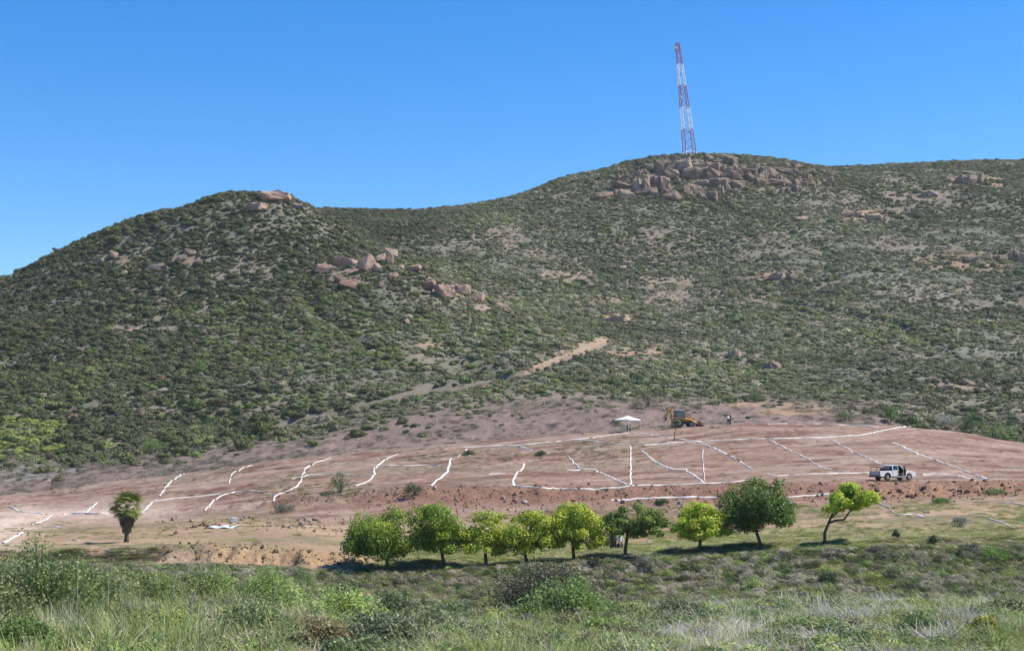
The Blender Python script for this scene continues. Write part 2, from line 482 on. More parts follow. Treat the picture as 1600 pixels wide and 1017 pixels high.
def leaf_quads(P, N, size, asp=1.0, jit=.5):
    """one bent quad per point, roughly facing N"""
    n = len(P)
    Nn = N + rng.normal(0, jit, (n, 3)); Nn /= np.linalg.norm(Nn, axis=1, keepdims=True) + 1e-9
    A = np.cross(Nn, rng.normal(0, 1, (n, 3))); A /= np.linalg.norm(A, axis=1, keepdims=True) + 1e-9
    B = np.cross(Nn, A)
    s = (size * rng.uniform(.6, 1.3, n))[:, None]
    V = np.stack([P - A * s * .5 * asp, P - B * s * .5, P + A * s * .5 * asp + Nn * s * .15, P + B * s * .5], 1).reshape(-1, 3)
    return V, np.arange(4 * n).reshape(n, 4)

def dome_points(n, shell=.35, flat=.5, low=-.25):
    d = rng.normal(0, 1, (n * 2, 3)); d /= np.linalg.norm(d, axis=1, keepdims=True)
    d = d[d[:, 2] > low][:n]
    r = 1 - shell * rng.random(len(d)) ** 1.6
    return d, r

def shrub_mesh(name, seed, nl, leaf, lumps=7, h=.62, core=True):
    """a lumpy mounded shrub about 2 m wide, 1.2 m high, at unit scale 1 m radius"""
    r = np.random.default_rng(seed)
    cs = [(0, 0, .3 * h, .72)]
    for k in range(lumps):
        an = r.uniform(0, 6.283); q = r.uniform(.25, .62)
        cs.append((q * math.cos(an), q * math.sin(an), r.uniform(.15, .62) * h, r.uniform(.3, .5)))
    P, N = [], []
    per = nl // len(cs)
    for (x, y, z, q) in cs:
        d, rr = dome_points(per, .3, low=-.35)
        p = d * (rr * q)[:, None] * np.array([1, 1, .85]) + np.array([x, y, z])
        P.append(p); N.append(d)
    P = np.concatenate(P); N = np.concatenate(N)
    keep = P[:, 2] > -.05
    P, N = P[keep], N[keep]
    V, Fq = leaf_quads(P, N, leaf, 1.0, .36)
    if core:
        for (x, y, z, q) in cs:
            bm = bmesh.new(); bmesh.ops.create_icosphere(bm, subdivisions=1, radius=q * .8)
            cv = np.array([v.co[:] for v in bm.verts]); cv *= (1 + r.uniform(-.15, .15, (len(cv), 1))); cv[:, 2] *= .85
            cf = np.array([[v.index for v in f.verts] + [f.verts[2].index] for f in bm.faces]); bm.free()
            # triangles as collapsed quads are avoided: keep as separate list
            V2 = cv + np.array([x, y, z]); 
            tri = cf[:, :3]
            # split each triangle in one quad (edge midpoint) so that the mesh stays all quads
            mid = (V2[tri[:, 2]] + V2[tri[:, 0]]) / 2
            base = len(V); V = np.concatenate([V, V2, mid])
            Fq = np.concatenate([Fq, np.stack([tri[:, 0] + base, tri[:, 1] + base, tri[:, 2] + base, np.arange(len(tri)) + base + len(V2)], 1)])
    m = np_mesh(name, V, Fq, False)
    m.materials.append(SHRUB)
    return m

PROTO = bpy.data.collections.new("shrub_shapes")
shrub_protos = []
for k in range(7):
    m = shrub_mesh("shrub_shape", 100 + k, 520, .2, 6 + k % 3, .46 + .07 * (k % 4))
    shrub_protos.append(m)
    PROTO.objects.link(bpy.data.objects.new("shrub_shape_%02d" % k, m))

def tuft_mesh(name, seed, nb, h, spread, lean, wid, mat, curl=.4):
    r = np.random.default_rng(seed)
    V, Fq = [], []
    for k in range(nb):
        an = r.uniform(0, 6.283); q = spread * math.sqrt(r.random())
        b = np.array([q * math.cos(an), q * math.sin(an), -.03])
        dr = r.uniform(0, 6.283); ln = r.uniform(.1, lean); hh = h * r.uniform(.5, 1.1)
        dirv = np.array([math.cos(dr) * ln, math.sin(dr) * ln, 1.0]); side = np.array([-math.sin(dr + r.uniform(-1, 1)), math.cos(dr), 0]) * wid
        m1 = b + dirv * hh * .55; m2 = b + dirv * hh * np.array([1.35, 1.35, .55 + .45 * (1 - curl * r.random())])
        n = len(V)
        V += [b - side * .5, b + side * .5, m1 + side * .45, m1 - side * .45, m2 + side * .1, m2 - side * .1]
        Fq += [(n, n + 1, n + 2, n + 3), (n + 3, n + 2, n + 4, n + 5)]
    m = np_mesh(name, np.array(V), np.array(Fq), False); m.materials.append(mat)
    return m
GPROTO = bpy.data.collections.new("grass_shapes")
for k in range(4):
    GPROTO.objects.link(bpy.data.objects.new("grass_shape_%02d" % k, tuft_mesh("grass_shape", 200 + k, 60, .5, .45, 1.5, .02, GRASS, .7)))
for k in range(2):     # taller, looser weeds
    GPROTO.objects.link(bpy.data.objects.new("grass_shape_%02d" % (4 + k), tuft_mesh("weed_shape", 220 + k, 44, .95, .42, .95, .022, GRASS, .5)))

def rock_mesh(name, seed, sub=3, cuts=9, blocky=.0, rough=.05):
    r = np.random.default_rng(seed)
    bm = bmesh.new(); bmesh.ops.create_icosphere(bm, subdivisions=sub, radius=1.0)
    for k in range(cuts):
        n = Vector(r.normal(0, 1, 3)).normalized(); dd = r.uniform(.42, .8)
        for v in bm.verts:
            q = v.co.dot(n) - dd
            if q > 0: v.co -= n * q
    if blocky > 0:
        for v in bm.verts:
            c = v.co
            mx = max(abs(c.x), abs(c.y), abs(c.z)) + 1e-6
            v.co = c.lerp(c / mx * .8 * c.length ** .3, blocky)
    co = np.array([v.co[:] for v in bm.verts])
    nz = fbm(co[:, 0] * 2.2 + 5 * seed, co[:, 1] * 2.2 + co[:, 2] * 1.7, seed, 3) - .5
    for v, q in zip(bm.verts, nz): v.co *= 1 + q * rough * 4
    m = bpy.data.meshes.new(name); bm.to_mesh(m); bm.free()
    return m
def rock_mat():
    m, t, p, out = nodes_mat("rock")
    a = t.nodes.new("ShaderNodeAttribute"); a.attribute_type = 'INSTANCER'; a.attribute_name = "tint"
    f1, n1_ = ramp_noise(t, 1.8, .5, 1.25, 8, 'Object'); f2, n2_ = ramp_noise(t, 5.5, .66, 1.15, 6, 'Object')
    t.links.new(mulcol(t, mulcol(t, a.outputs['Color'], f1), f2), p.inputs['Base Color'])
    p.inputs['Roughness'].default_value = .92; p.inputs['Specular IOR Level'].default_value = .15
    b = t.nodes.new("ShaderNodeBump"); b.inputs['Strength'].default_value = 1.0; b.inputs['Distance'].default_value = .3
    t.links.new(n2_, b.inputs['Height']); t.links.new(b.outputs[0], p.inputs['Normal'])
    return m
ROCK = rock_mat()
ROUND = [rock_mesh("boulder_round", 300 + k, 3, 20, .12, .05) for k in range(5)]
BLOCK = [rock_mesh("boulder_block", 320 + k, 3, 10, .8, .06) for k in range(5)]
STONE = [rock_mesh("stone", 340 + k, 1, 5, 0, .05) for k in range(4)]
for m in ROUND + BLOCK + STONE: m.materials.append(ROCK)
SPROTO = bpy.data.collections.new("stone_shapes")
for k, m in enumerate(STONE): SPROTO.objects.link(bpy.data.objects.new("stone_shape_%02d" % k, m))

WPROTO = bpy.data.collections.new("weed_shapes")
for k in range(5):
    m = shrub_mesh("leafy_weed", 140 + k, 900, .085, 7, .55 + .1 * (k % 3), core=False); m.materials.clear(); m.materials.append(LEAF)
    WPROTO.objects.link(bpy.data.objects.new("leafy_weed_%02d" % k, m))

# ---- scatter one mass (kind stuff) as points with instanced shapes
def scatter_tree(coll):
    g = bpy.data.node_groups.new("scatter_" + coll.name, 'GeometryNodeTree')
    g.interface.new_socket("Geometry", in_out='INPUT', socket_type='NodeSocketGeometry')
    g.interface.new_socket("Geometry", in_out='OUTPUT', socket_type='NodeSocketGeometry')
    gi = g.nodes.new("NodeGroupInput"); go = g.nodes.new("NodeGroupOutput")
    iop = g.nodes.new("GeometryNodeInstanceOnPoints")
    ci = g.nodes.new("GeometryNodeCollectionInfo"); ci.inputs['Collection'].default_value = coll
    ci.inputs['Separate Children'].default_value = True; ci.inputs['Reset Children'].default_value = True
    def na(n, ty):
        q = g.nodes.new("GeometryNodeInputNamedAttribute"); q.data_type = ty; q.inputs['Name'].default_value = n; return q.outputs['Attribute']
    g.links.new(gi.outputs[0], iop.inputs['Points'])
    g.links.new(ci.outputs[0], iop.inputs['Instance'])
    iop.inputs['Pick Instance'].default_value = True
    g.links.new(na("shape", 'INT'), iop.inputs['Instance Index'])
    er = g.nodes.new("FunctionNodeEulerToRotation")
    g.links.new(na("rot", 'FLOAT_VECTOR'), er.inputs[0]); g.links.new(er.outputs[0], iop.inputs['Rotation'])
    g.links.new(na("size", 'FLOAT_VECTOR'), iop.inputs['Scale'])
    g.links.new(iop.outputs[0], go.inputs[0])
    return g
TREES_G = {}
def scatter(name, coll, P, rot, size, tint, shape, label, cat):
    n = len(P)
    m = bpy.data.meshes.new(name)
    m.vertices.add(n); m.vertices.foreach_set("co", np.asarray(P, np.float32).ravel())
    for nm, ty, key, dat in (("rot", 'FLOAT_VECTOR', "vector", rot), ("size", 'FLOAT_VECTOR', "vector", size), ("tint", 'FLOAT_VECTOR', "vector", tint)):
        a = m.attributes.new(nm, ty, 'POINT'); a.data.foreach_set(key, np.asarray(dat, np.float32).ravel())
    a = m.attributes.new("shape", 'INT', 'POINT'); a.data.foreach_set("value", np.asarray(shape, np.int32))
    o = link(name, m)
    if coll.name not in TREES_G: TREES_G[coll.name] = scatter_tree(coll)
    md = o.modifiers.new("scatter", 'NODES'); md.node_group = TREES_G[coll.name]
    return tag(o, label, cat, kind='stuff')

# ---------------------------------------------------------------- chaparral over the hill
def pick_points(n, y0, y1, spread=1120):
    y = np.sqrt(rng.uniform(y0 ** 2, y1 ** 2, n)); s = rng.uniform(-spread, spread, n)
    return s * y / F, y
x, y = pick_points(330000, 256, 800)
z = height(x, y); u, v = project(x, y, z)
jit = (fbm(x / 4, y / 4, 53, 4) - .5) * 2.2
wsx = scar_w(u, v, jit)
patch = fbm(x / 26, y / 26, 91, 4); fine = fbm(x / 7, y / 7, 93, 3)
left = 1 - sst(480, 800, u + (v - 430) * .9)
dens = .70 + .26 * left + (fine - .5) * 1.5 + (patch - .5) * 1.1 - .10 * sst(1100, 1400, u)
dens *= 1 - .86 * np.maximum(wsx[0], wsx[1]); dens *= 1 - .35 * wsx[2]
tk2, tin2 = seg_dist(u, v, TRACK)
hz2 = tin2 & (y < 470)
dens = np.where(hz2 & (tk2 > -6 + 2 * sst(760, 900, u)) & (tk2 < np.where(u > 780, 3 + 8 * sst(820, 940, u), 1)), .02, dens)
bankx = 1 - sst(262, 285, y + (fbm(x / 4, y / 4, 53, 4) - .5) * 26 - 4)
dens *= 1 - .9 * bankx * (u < 1380)
keep = rng.random(len(x)) < dens
keep &= (u > -160) & (u < 1760)
x, y, z, u, v, patch, fine, left, wsx2 = x[keep], y[keep], z[keep], u[keep], v[keep], patch[keep], fine[keep], left[keep], wsx[2][keep]
n = len(x)
gul = np.exp(-(np.abs(fbm(x / 70 + .35 * y / 70, y / 190, 11, 3) - .5) / .05) ** 2)
rad = rng.lognormal(math.log(.66), .42, n) * (1 + .14 * left) * (1 + .3 * gul) * (.8 + .45 * patch)
rad = np.clip(rad, .3, 2.3)
greens = np.array([lin(98, 103, 74), lin(88, 96, 70), lin(108, 110, 84), lin(110, 116, 74), lin(118, 117, 100), lin(144, 138, 122), lin(120, 108, 92)])
pr = np.stack([.30 + 0 * x, .26 + 0 * x, .16 + 0 * x, .12 * (patch > .5) + .02, .06 + .16 * (1 - left), .03 + .12 * (1 - left) + .5 * wsx2, .05 + 0 * x], 1)
cum = np.cumsum(pr / pr.sum(1, keepdims=True), 1)
ci_ = (rng.random(n)[:, None] > cum).sum(1).clip(0, 6)
tint = greens[ci_] * np.array([1.22, 1.21, 1.0]) * (.5 + 1.0 * fbm(x / 45, y / 45, 99, 4))[:, None] * (1 - .22 * left)[:, None] * rng.uniform(.78, 1.22, (n, 1))
# fresh green clumps low on the left
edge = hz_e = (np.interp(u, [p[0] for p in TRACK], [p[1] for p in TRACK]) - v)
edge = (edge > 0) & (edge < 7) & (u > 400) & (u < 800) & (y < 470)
rad[edge] *= 1.45; tint[edge] *= .62  # bigger dark shrubs above the track; tint also paints in their shadow line
fresh = (fbm(x / 8, y / 8, 97, 3) > .63) & (y < 400) & (u < 900) & (rng.random(n) < .5)
tint[fresh] = np.array(lin(118, 130, 76)) * rng.uniform(.8, 1.15, (fresh.sum(), 1))
yel = ((u < 95) & (v > 655) & (v < 715)) & (rng.random(n) < .7)
tint[yel] = np.array(lin(136, 144, 76)) * rng.uniform(.85, 1.1, (yel.sum(), 1))
shape = rng.integers(0, 7, n)
rot = np.stack([rng.normal(0, .12, n) + .12, rng.normal(0, .1, n), rng.uniform(0, 6.283, n)], 1)
size = np.stack([rad * rng.uniform(.85, 1.25, n), rad * rng.uniform(.85, 1.2, n), rad * rng.uniform(.6, 1.0, n)], 1)
P = np.stack([x, y, z - .08 * rad], 1)
# the shrubs that show largest become things of their own
appar = rad / y * ((u > 5) & (u < 1595) & (v > 300))
order = np.argsort(-appar)[:260]
mask = np.ones(n, bool); mask[order] = False
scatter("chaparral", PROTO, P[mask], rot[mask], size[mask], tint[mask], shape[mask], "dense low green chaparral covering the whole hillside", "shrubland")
def hill_label(uu, vv, t):
    g = "grey-green" if t[1] < t[0] * 1.12 else ("bright green" if t[1] > .2 else "dark green")
    if uu < 420: return g + " rounded shrub low on the left slope above the dirt road"
    if uu < 800: return g + " rounded shrub on the slope above the white chalk lines"
    if uu < 1100: return g + " rounded shrub on the slope behind the white canopy"
    return g + " rounded shrub on the right slope behind the parked pickup"
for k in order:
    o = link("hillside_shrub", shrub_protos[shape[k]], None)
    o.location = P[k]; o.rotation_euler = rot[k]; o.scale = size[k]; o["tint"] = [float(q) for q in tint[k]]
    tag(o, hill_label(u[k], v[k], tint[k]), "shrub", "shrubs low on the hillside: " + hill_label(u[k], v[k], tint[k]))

# loose stones on the hill and clods on the graded ground
x, y = pick_points(9000, 262, 720)
z = height(x, y); u, v = project(x, y, z)
wsx = scar_w(u, v, (fbm(x / 4, y / 4, 53, 4) - .5) * 2.2)
keep = rng.random(len(x)) < (.10 + .12 * sst(900, 1300, u) + .5 * np.maximum(wsx[0], wsx[1]))
x, y, z = x[keep], y[keep], z[keep]; n = len(x)
sz = rng.lognormal(math.log(.42), .45, n).clip(.15, 1.4)
scatter("hillside_stones", SPROTO, np.stack([x, y, z + .1 * sz], 1), rng.uniform(0, 6.28, (n, 3)), np.stack([sz * 1.3, sz, sz * .8], 1),
        np.array(lin(182, 166, 144, .8)) * rng.uniform(.7, 1.15, (n, 1)), rng.integers(0, 4, n), "loose pale stones scattered among the hillside shrubs", "stones")
xs, ys = [], []
def band(nn, u0, u1, d0, d1, sg):
    uu = rng.uniform(u0, u1, nn); dd = rng.normal((d0 + d1) / 2, sg, nn); ax = (uu - 800) / F
    xs.append(ax * dd); ys.append(dd)
band(1000, 560, 1360, 163, 168, 1.8); band(700, 1340, 1600, 160, 168, 3.0); band(700, 250, 570, 120, 126, 1.8); band(500, 700, 1300, 158, 166, 3); band(160, 0, 1600, 200, 210, 22); band(300, 250, 540, 146, 154, 4); band(260, 400, 640, 164, 170, 2); band(420, 520, 700, 121, 127, 2)
x = np.concatenate(xs); y = np.concatenate(ys); z = height(x, y); n = len(x)
sz = rng.lognormal(math.log(.07), .6, n).clip(.025, .34)
u, v = project(x, y, z)
cc = 1.5 * np.array([lin(168, 130, 110, .8), lin(180, 150, 128, .8), lin(200, 178, 152, .8), lin(158, 124, 106, .8)])[rng.integers(0, 4, n)]
pale = (y < 130) & (rng.random(n) < .8)
cc[pale] = np.array(lin(196, 172, 138, .8)); sz = np.where(y < 130, sz * .8, sz)
scatter("earth_clods", SPROTO, np.stack([x, y, z + .2 * sz], 1), rng.uniform(0, 6.28, (n, 3)), np.stack([sz * 1.3, sz, sz * .85], 1), cc * rng.uniform(.8, 1.15, (n, 1)), rng.integers(0, 4, n),
        "loose clods and stones along the cut banks", "rubble")

# ---------------------------------------------------------------- weeds and grass
HPROTO = bpy.data.collections.new("dry_tuft_shapes")
for k in range(3):
    HPROTO.objects.link(bpy.data.objects.new("dry_tuft_%02d" % k, tuft_mesh("dry_tuft", 240 + k, 26, .5, .6, 1.2, .11, GRASS, .6)))
x, y = pick_points(60000, 262, 780)
z = height(x, y); u, v = project(x, y, z)
keep = (rng.random(len(x)) < .35 + 1.2 * (fbm(x / 9, y / 9, 111, 3) - .4)) & (u > -60) & (u < 1660) & (scar_w(u, v, 0 * x)[1] < .4)
x, y, z = x[keep], y[keep], z[keep]; n = len(x)
sc_ = rng.uniform(.7, 1.6, n)
tt = np.array([lin(164, 156, 132), lin(140, 138, 108), lin(176, 166, 146), lin(124, 126, 92)])[rng.integers(0, 4, n)] * rng.uniform(.75, 1.1, (n, 1))
scatter("hillside_dry_grass", HPROTO, np.stack([x, y, z], 1), np.stack([rng.normal(0, .1, n), rng.normal(0, .1, n), rng.uniform(0, 6.28, n)], 1), np.stack([sc_, sc_, sc_ * rng.uniform(.5, 1.0, n)], 1), tt, rng.integers(0, 3, n), "dry grass in the gaps between the hillside shrubs", "grass")
def mass(name, n, d0, d1, u0, u1, densf, tintf, sizef, label, cat, coll=GPROTO, shapes=(0, 4)):
    y = rng.uniform(d0, d1, n); uu = rng.uniform(u0, u1, n); x = (uu - 800) / F * y
    z = height(x, y); u, v = project(x, y, z)
    k = rng.random(n) < densf(x, y, u, v)
    x, y, z, u, v = x[k], y[k], z[k], u[k], v[k]; n = len(x)
    s = sizef(x, y, u, v, n); t = tintf(x, y, u, v, n)
    sh = rng.integers(shapes[0], shapes[1], n)
    return scatter(name, coll, np.stack([x, y, z], 1), np.stack([rng.normal(0, .1, n), rng.normal(0, .1, n), rng.uniform(0, 6.28, n)], 1), s, t, sh, label, cat)
def pal(cols, w):
    cols = np.array(cols)
    def f(x, y, u, v, n):
        ww = w(x, y, u, v); ww = ww / ww.sum(1, keepdims=True)
        i = (rng.random(n)[:, None] > np.cumsum(ww, 1)).sum(1).clip(0, len(cols) - 1)
        return cols[i] * rng.uniform(.75, 1.25, (n, 1))
    return f
def lump(x, y, s, sc): return fbm(x / sc, y / sc, s, 3)
G1, G2, G3, DRY, LILAC, OLIVE = lin(138, 154, 84), lin(158, 170, 98), lin(118, 134, 80), lin(190, 180, 146), lin(190, 184, 178), lin(150, 144, 102)
mass("foreground_grass", 24000, 36, 82, -150, 1750, lambda x, y, u, v: .45 + .9 * (lump(x, y, 401, 3) - .35),
     pal([G1, G2, G3, DRY, LILAC, OLIVE], lambda x, y, u, v: np.stack([
         .5 + 2 * (lump(x, y, 403, 4) > .5), .25 + 1.2 * (lump(x, y, 405, 5) > .52), .4 + 0 * x, .35 + 1.6 * (lump(x, y, 407, 5) > .53) + .9 * (u < 400),
         .1 + 4.5 * sst(930, 1080, u) * (1 - sst(1480, 1580, u)) * (lump(x, y, 409, 6) > .42) + .25 * (u < 330), .4 + 0 * x], 1)),
     lambda x, y, u, v, n: np.stack([rng.uniform(.8, 1.5, n)] * 2 + [rng.uniform(.45, 1.2, n) * (.3 + 1.0 * lump(x, y, 411, 3.5) + .5 * (u < 480))], 1),
     "tall mixed green and dry grass across the near bank", "grass", shapes=(0, 6))
mass("bank_grass", 26000, 96, 124, -100, 1700, lambda x, y, u, v: .35 + 1.2 * (lump(x, y, 421, 4) - .3) - .75 * ((u > 250) & (u < 560) & (y > 117)),
     pal([G1, G2, G3, DRY, LILAC, OLIVE], lambda x, y, u, v: np.stack([
         .7 + 1.6 * (lump(x, y, 423, 6) > .5), .4 + 1.4 * sst(1200, 1350, u), .5 + 0 * x, .5 + 1.6 * (lump(x, y, 427, 5) > .5), .35 + 0 * x, .5 + 0 * x], 1)),
     lambda x, y, u, v, n: np.stack([rng.uniform(.8, 1.5, n)] * 2 + [rng.uniform(.3, .9, n) * (.35 + .7 * lump(x, y, 429, 4)) * (1 - .55 * sst(110, 117, y))], 1),
     "weedy grass on the bank below the row of trees", "grass", shapes=(0, 6))
mass("terrace_grass", 16000, 121, 160, -50, 1680, lambda x, y, u, v: np.clip(.75 * np.exp(-((y - 126) / 9) ** 2) * sst(540, 640, u) + (.5 * (lump(x, y, 431, 6) > .58) + .2 * (lump(x, y, 433, 3) > .62)) * (.25 + .75 * sst(500, 700, u)), 0, 1) * (1 - .7 * ((u > 230) & (u < 540) & (y < 127))),
     pal([lin(150, 156, 84), lin(128, 140, 76), DRY, OLIVE], lambda x, y, u, v: np.stack([1.0 + 0 * x, .8 + 0 * x, .6 + 0 * x, .5 + 0 * x], 1)),
     lambda x, y, u, v, n: np.stack([rng.uniform(.6, 1.1, n)] * 2 + [rng.uniform(.2, .5, n)], 1),
     "short patchy grass on the terrace among the trees", "grass")
mass("field_weeds", 15000, 168, 252, -60, 1640, lambda x, y, u, v: np.clip(1.1 * np.exp(-((u - 935) / 75) ** 2 - ((v - 708) / 13) ** 2) + .8 * np.exp(-((u - 760) / 70) ** 2 - ((v - 716) / 9) ** 2) + .35 * np.exp(-((u - 660) / 60) ** 2 - ((v - 718) / 6) ** 2) + .35 * (lump(x, y, 441, 7) > .62) * (u < 700) + .02 + .35 * ((u > 380) & (u < 560) & (v > 755)), 0, 1),
     pal([lin(112, 120, 76), lin(132, 128, 96), DRY], lambda x, y, u, v: np.stack([1.0 + 0 * x, .9 + 0 * x, .6 + 0 * x], 1)),
     lambda x, y, u, v, n: np.stack([rng.uniform(.6, 1.2, n)] * 2 + [rng.uniform(.2, .6, n)], 1),
     "sparse green and dry weeds between the chalk lines", "weeds")
mass("dry_brush", 9000, 246, 285, -120, 1700, lambda x, y, u, v: np.clip(.25 + .8 * (lump(x, y, 451, 4) > .5), 0, 1) * (.5 + .5 * (u < 480)),
     pal([lin(150, 142, 132), lin(136, 130, 112), lin(120, 120, 88)], lambda x, y, u, v: np.stack([1.0 + 0 * x, .7 + 0 * x, .35 + 0 * x], 1)),
     lambda x, y, u, v, n: np.stack([rng.uniform(.9, 1.8, n)] * 2 + [rng.uniform(.5, 1.1, n)], 1),
     "dry grey brush on the bank behind the graded field", "brush")
mass("near_scrub", 5200, 38, 82, -120, 1720, lambda x, y, u, v: .12 + .75 * (lump(x, y, 471, 4) > .48) + .3 * (u < 500),
     pal([lin(130, 148, 82), lin(152, 166, 96), lin(118, 130, 88), lin(160, 152, 128), lin(138, 132, 92), lin(164, 168, 92)], lambda x, y, u, v: np.stack([.9 + 0 * x, .6 + 0 * x, .8 + 0 * x, .5 + 0 * x, .6 + 0 * x, .3 + .5 * (u < 350)], 1)),
     lambda x, y, u, v, n: np.stack([rng.uniform(.4, 1.25, n), rng.uniform(.4, 1.25, n), rng.uniform(.35, 1.05, n) * (1 + .4 * (u < 450))], 1),
     "leafy weeds and low scrub over the near bank", "scrub", WPROTO, (0, 5))
mass("bank_scrub", 9000, 97, 119, -60, 1680, lambda x, y, u, v: .3 + .6 * (lump(x, y, 461, 4) > .48),
     pal([lin(122, 136, 78), lin(96, 104, 66), lin(182, 172, 148), lin(148, 140, 114), lin(150, 162, 92)], lambda x, y, u, v: np.stack([.7 + 0 * x, .8 + 0 * x, .3 + 1.6 * (lump(x, y, 463, 4) > .52), .5 + .8 * (lump(x, y, 465, 5) > .5), .5 + 0 * x], 1)),
     lambda x, y, u, v, n: np.stack([rng.uniform(.35, 1.1, n), rng.uniform(.35, 1.0, n), rng.uniform(.25, .95, n) * (1 - .5 * sst(115, 120, y))], 1),
     "low mixed scrub covering the bank below the trees", "scrub", WPROTO, (0, 5))

# ---------------------------------------------------------------- boulders
def boulder(u, v, wpx, hpx, label, group, blocky=False, dark=1.0, tone=None, dmin=262, dmax=760, lean=0.0, rise=.34):
    """a rock whose middle shows at photo pixel u, v, half sunk in the slope"""
    p = ground(u, v + hpx * .35, dmin, dmax)
    s = p.y / F
    pool = BLOCK if blocky else ROUND
    o = link("boulder", pool[random.randrange(5)])
    wd, hh = wpx * s * .70, hpx * s * .74
    o.scale = (wd, (wd + hh) * .5, hh)
    o.location = p + Vector((0, wd * .2, hh * rise))
    o.rotation_euler = (random.uniform(-.2, .2), lean + random.uniform(-.12, .12), random.uniform(-.5, .5))
    t = np.array(tone if tone else lin(180, 158, 136, .85)) * random.uniform(.75, 1.1) * dark
    o["tint"] = [float(q) for q in t]
    return tag(o, label, "boulder", group)

KN = "boulders of the knoll under the tower"
KB = [(1067, 260, 28, 25, "largest blocky tan boulder just below the foot of the tower", 1, 1), (1036, 259, 24, 18, "broad pale boulder left of the largest block on the knoll", 0, 1), (1049, 261, 12, 21, "narrow upright boulder wedged against the largest block on the knoll", 1, .95),
 (998, 290, 19, 17, "square pale block above a dark hollow on the knoll's left", 1, 1.08), (1011, 291, 12, 20, "dark upright block right of the square pale block", 1, .8), (1026, 287, 18, 20, "tall brown boulder right of the dark hollow on the knoll", 1, .9), (1021, 303, 16, 20, "brown boulder at the foot of the tall brown boulder", 0, .85), (1040, 289, 14, 24, "pinkish upright slab right of the tall brown boulder", 1, .92), (1034, 307, 16, 13, "rounded brown boulder lowest in the dark cleft", 0, .85),
 (976, 303, 28, 19, "wide pink boulder left of the dark hollow", 0, .95), (941, 305, 24, 12, "low pink slab at the far left of the knoll rocks", 1, 1), (1072, 298, 17, 19, "rounded tan boulder among shrubs below the largest block", 0, .95), (1096, 307, 14, 13, "small round tan boulder low in the middle of the knoll", 0, 1.08), (1095, 286, 18, 11, "flat greyish boulder above the small round one", 0, .95), (1112, 307, 18, 17, "dark sharp boulder low on the knoll's right", 1, .7),
 (1053, 246, 9, 8, "small rock perched left of the tower foot", 0, 1), (1073, 245, 13, 8, "small flat rock right at the tower foot", 0, 1), (1108, 246, 15, 8, "low rock on the skyline right of the tower", 0, .95), (1125, 251, 15, 9, "pale rock with a sloping top right of the tower", 0, 1.12), (1096, 260, 21, 14, "tan boulder right of the largest block", 1, .98), (1117, 261, 17, 13, "tan boulder in the middle of the knoll's upper row", 1, .95)]
for (a, b, c_, d_, lab, bl, dk_) in KB: boulder(a, b, c_ * 1.16, d_ * 1.16, lab, KN, bl, dk_)
for (a, b, c_, d_) in [(1046, 272, 44, 16), (1082, 270, 40, 18), (1112, 272, 40, 18), (1140, 276, 38, 18), (1010, 300, 36, 16), (1050, 305, 40, 14), (1090, 298, 36, 16), (1122, 285, 34, 16), (1168, 268, 34, 13), (1200, 268, 34, 12), (1230, 268, 30, 13), (1258, 270, 28, 12), (1212, 284, 30, 12), (1150, 288, 30, 13), (1180, 280, 30, 12), (972, 290, 30, 11)]:
    boulder(a, b, c_, d_, "broad brown bedrock ledge bedded between the knoll's boulders", "bedrock ledges of the knoll", True, random.uniform(.62, .82), lean=random.uniform(-.05, .3))
for (a, b, c_, d_, ln) in [(1138, 250, 19, 15, .3), (1147, 250, 11, 13, .4), (1139, 268, 10, 19, .35), (1146, 265, 8, 17, .4), (1130, 263, 11, 13, .3), (1156, 262, 7, 13, .4)]:
    boulder(a, b, c_, d_, "slanting slab of grey-brown rock in the row right of the tower", "slanting slabs right of the tower", True, .85, None, lean=ln)
for (a, b, c_, d_) in [(1126, 298, 13, 15), (1136, 293, 11, 11), (1160, 286, 10, 7), (1147, 300, 11, 8), (1191, 286, 17, 13), (1195, 273, 11, 8), (1206, 275, 9, 8), (1217, 280, 12, 10), (1232, 287, 15, 13), (1245, 285, 12, 9), (1263, 277, 14, 11), (1270, 269, 10, 8), (1254, 268, 9, 7), (1244, 259, 21, 8), (1227, 257, 15, 7), (1245, 254, 9, 6), (1176, 261, 19, 6), (1287, 282, 8, 7), (1300, 282, 7, 7), (1180, 298, 9, 6), (1205, 296, 8, 6), (1150, 280, 9, 9), (1170, 272, 10, 8), (1276, 290, 8, 6), (1060, 282, 10, 7), (1085, 275, 12, 9), (955, 292, 12, 8), (985, 275, 12, 7), (1005, 268, 12, 7), (930, 285, 9, 5), (968, 268, 10, 5)]:
    boulder(a, b, c_, d_, "loose grey-tan boulder strewn over the rocky knoll's slope", "boulders strewn over the knoll", random.random() < .5, random.uniform(.8, 1.05))
for k in range(70):
    a = random.uniform(945, 1300); b = 250 + abs(a - 1075) * .045 + max(0, 1040 - a) * .22 + random.uniform(0, 1) ** 1.3 * 58 * (1 - .4 * abs(a - 1100) / 220)
    boulder(a, b, random.uniform(5, 13), random.uniform(5, 13), "small jagged rock wedged among the knoll's boulders and shrubs", "small jagged rocks of the knoll", random.random() < .7, random.uniform(.72, 1.05), lean=random.uniform(-.1, .5))
for k in range(26):
    a, b = random.choice([(1345, 336), (1520, 284), (1560, 406), (1455, 306), (1225, 432), (1500, 604), (545, 432), (700, 458), (1400, 350)])
    boulder(a + random.gauss(0, 26), b + random.gauss(0, 7), random.uniform(4, 10), random.uniform(3, 8), "small broken rock around the outcrops on the slopes", "small broken rocks around the outcrops", random.random() < .6, random.uniform(.75, 1.05))
SP = "boulders on the left spur"
PINK = lin(182, 152, 134, .85)
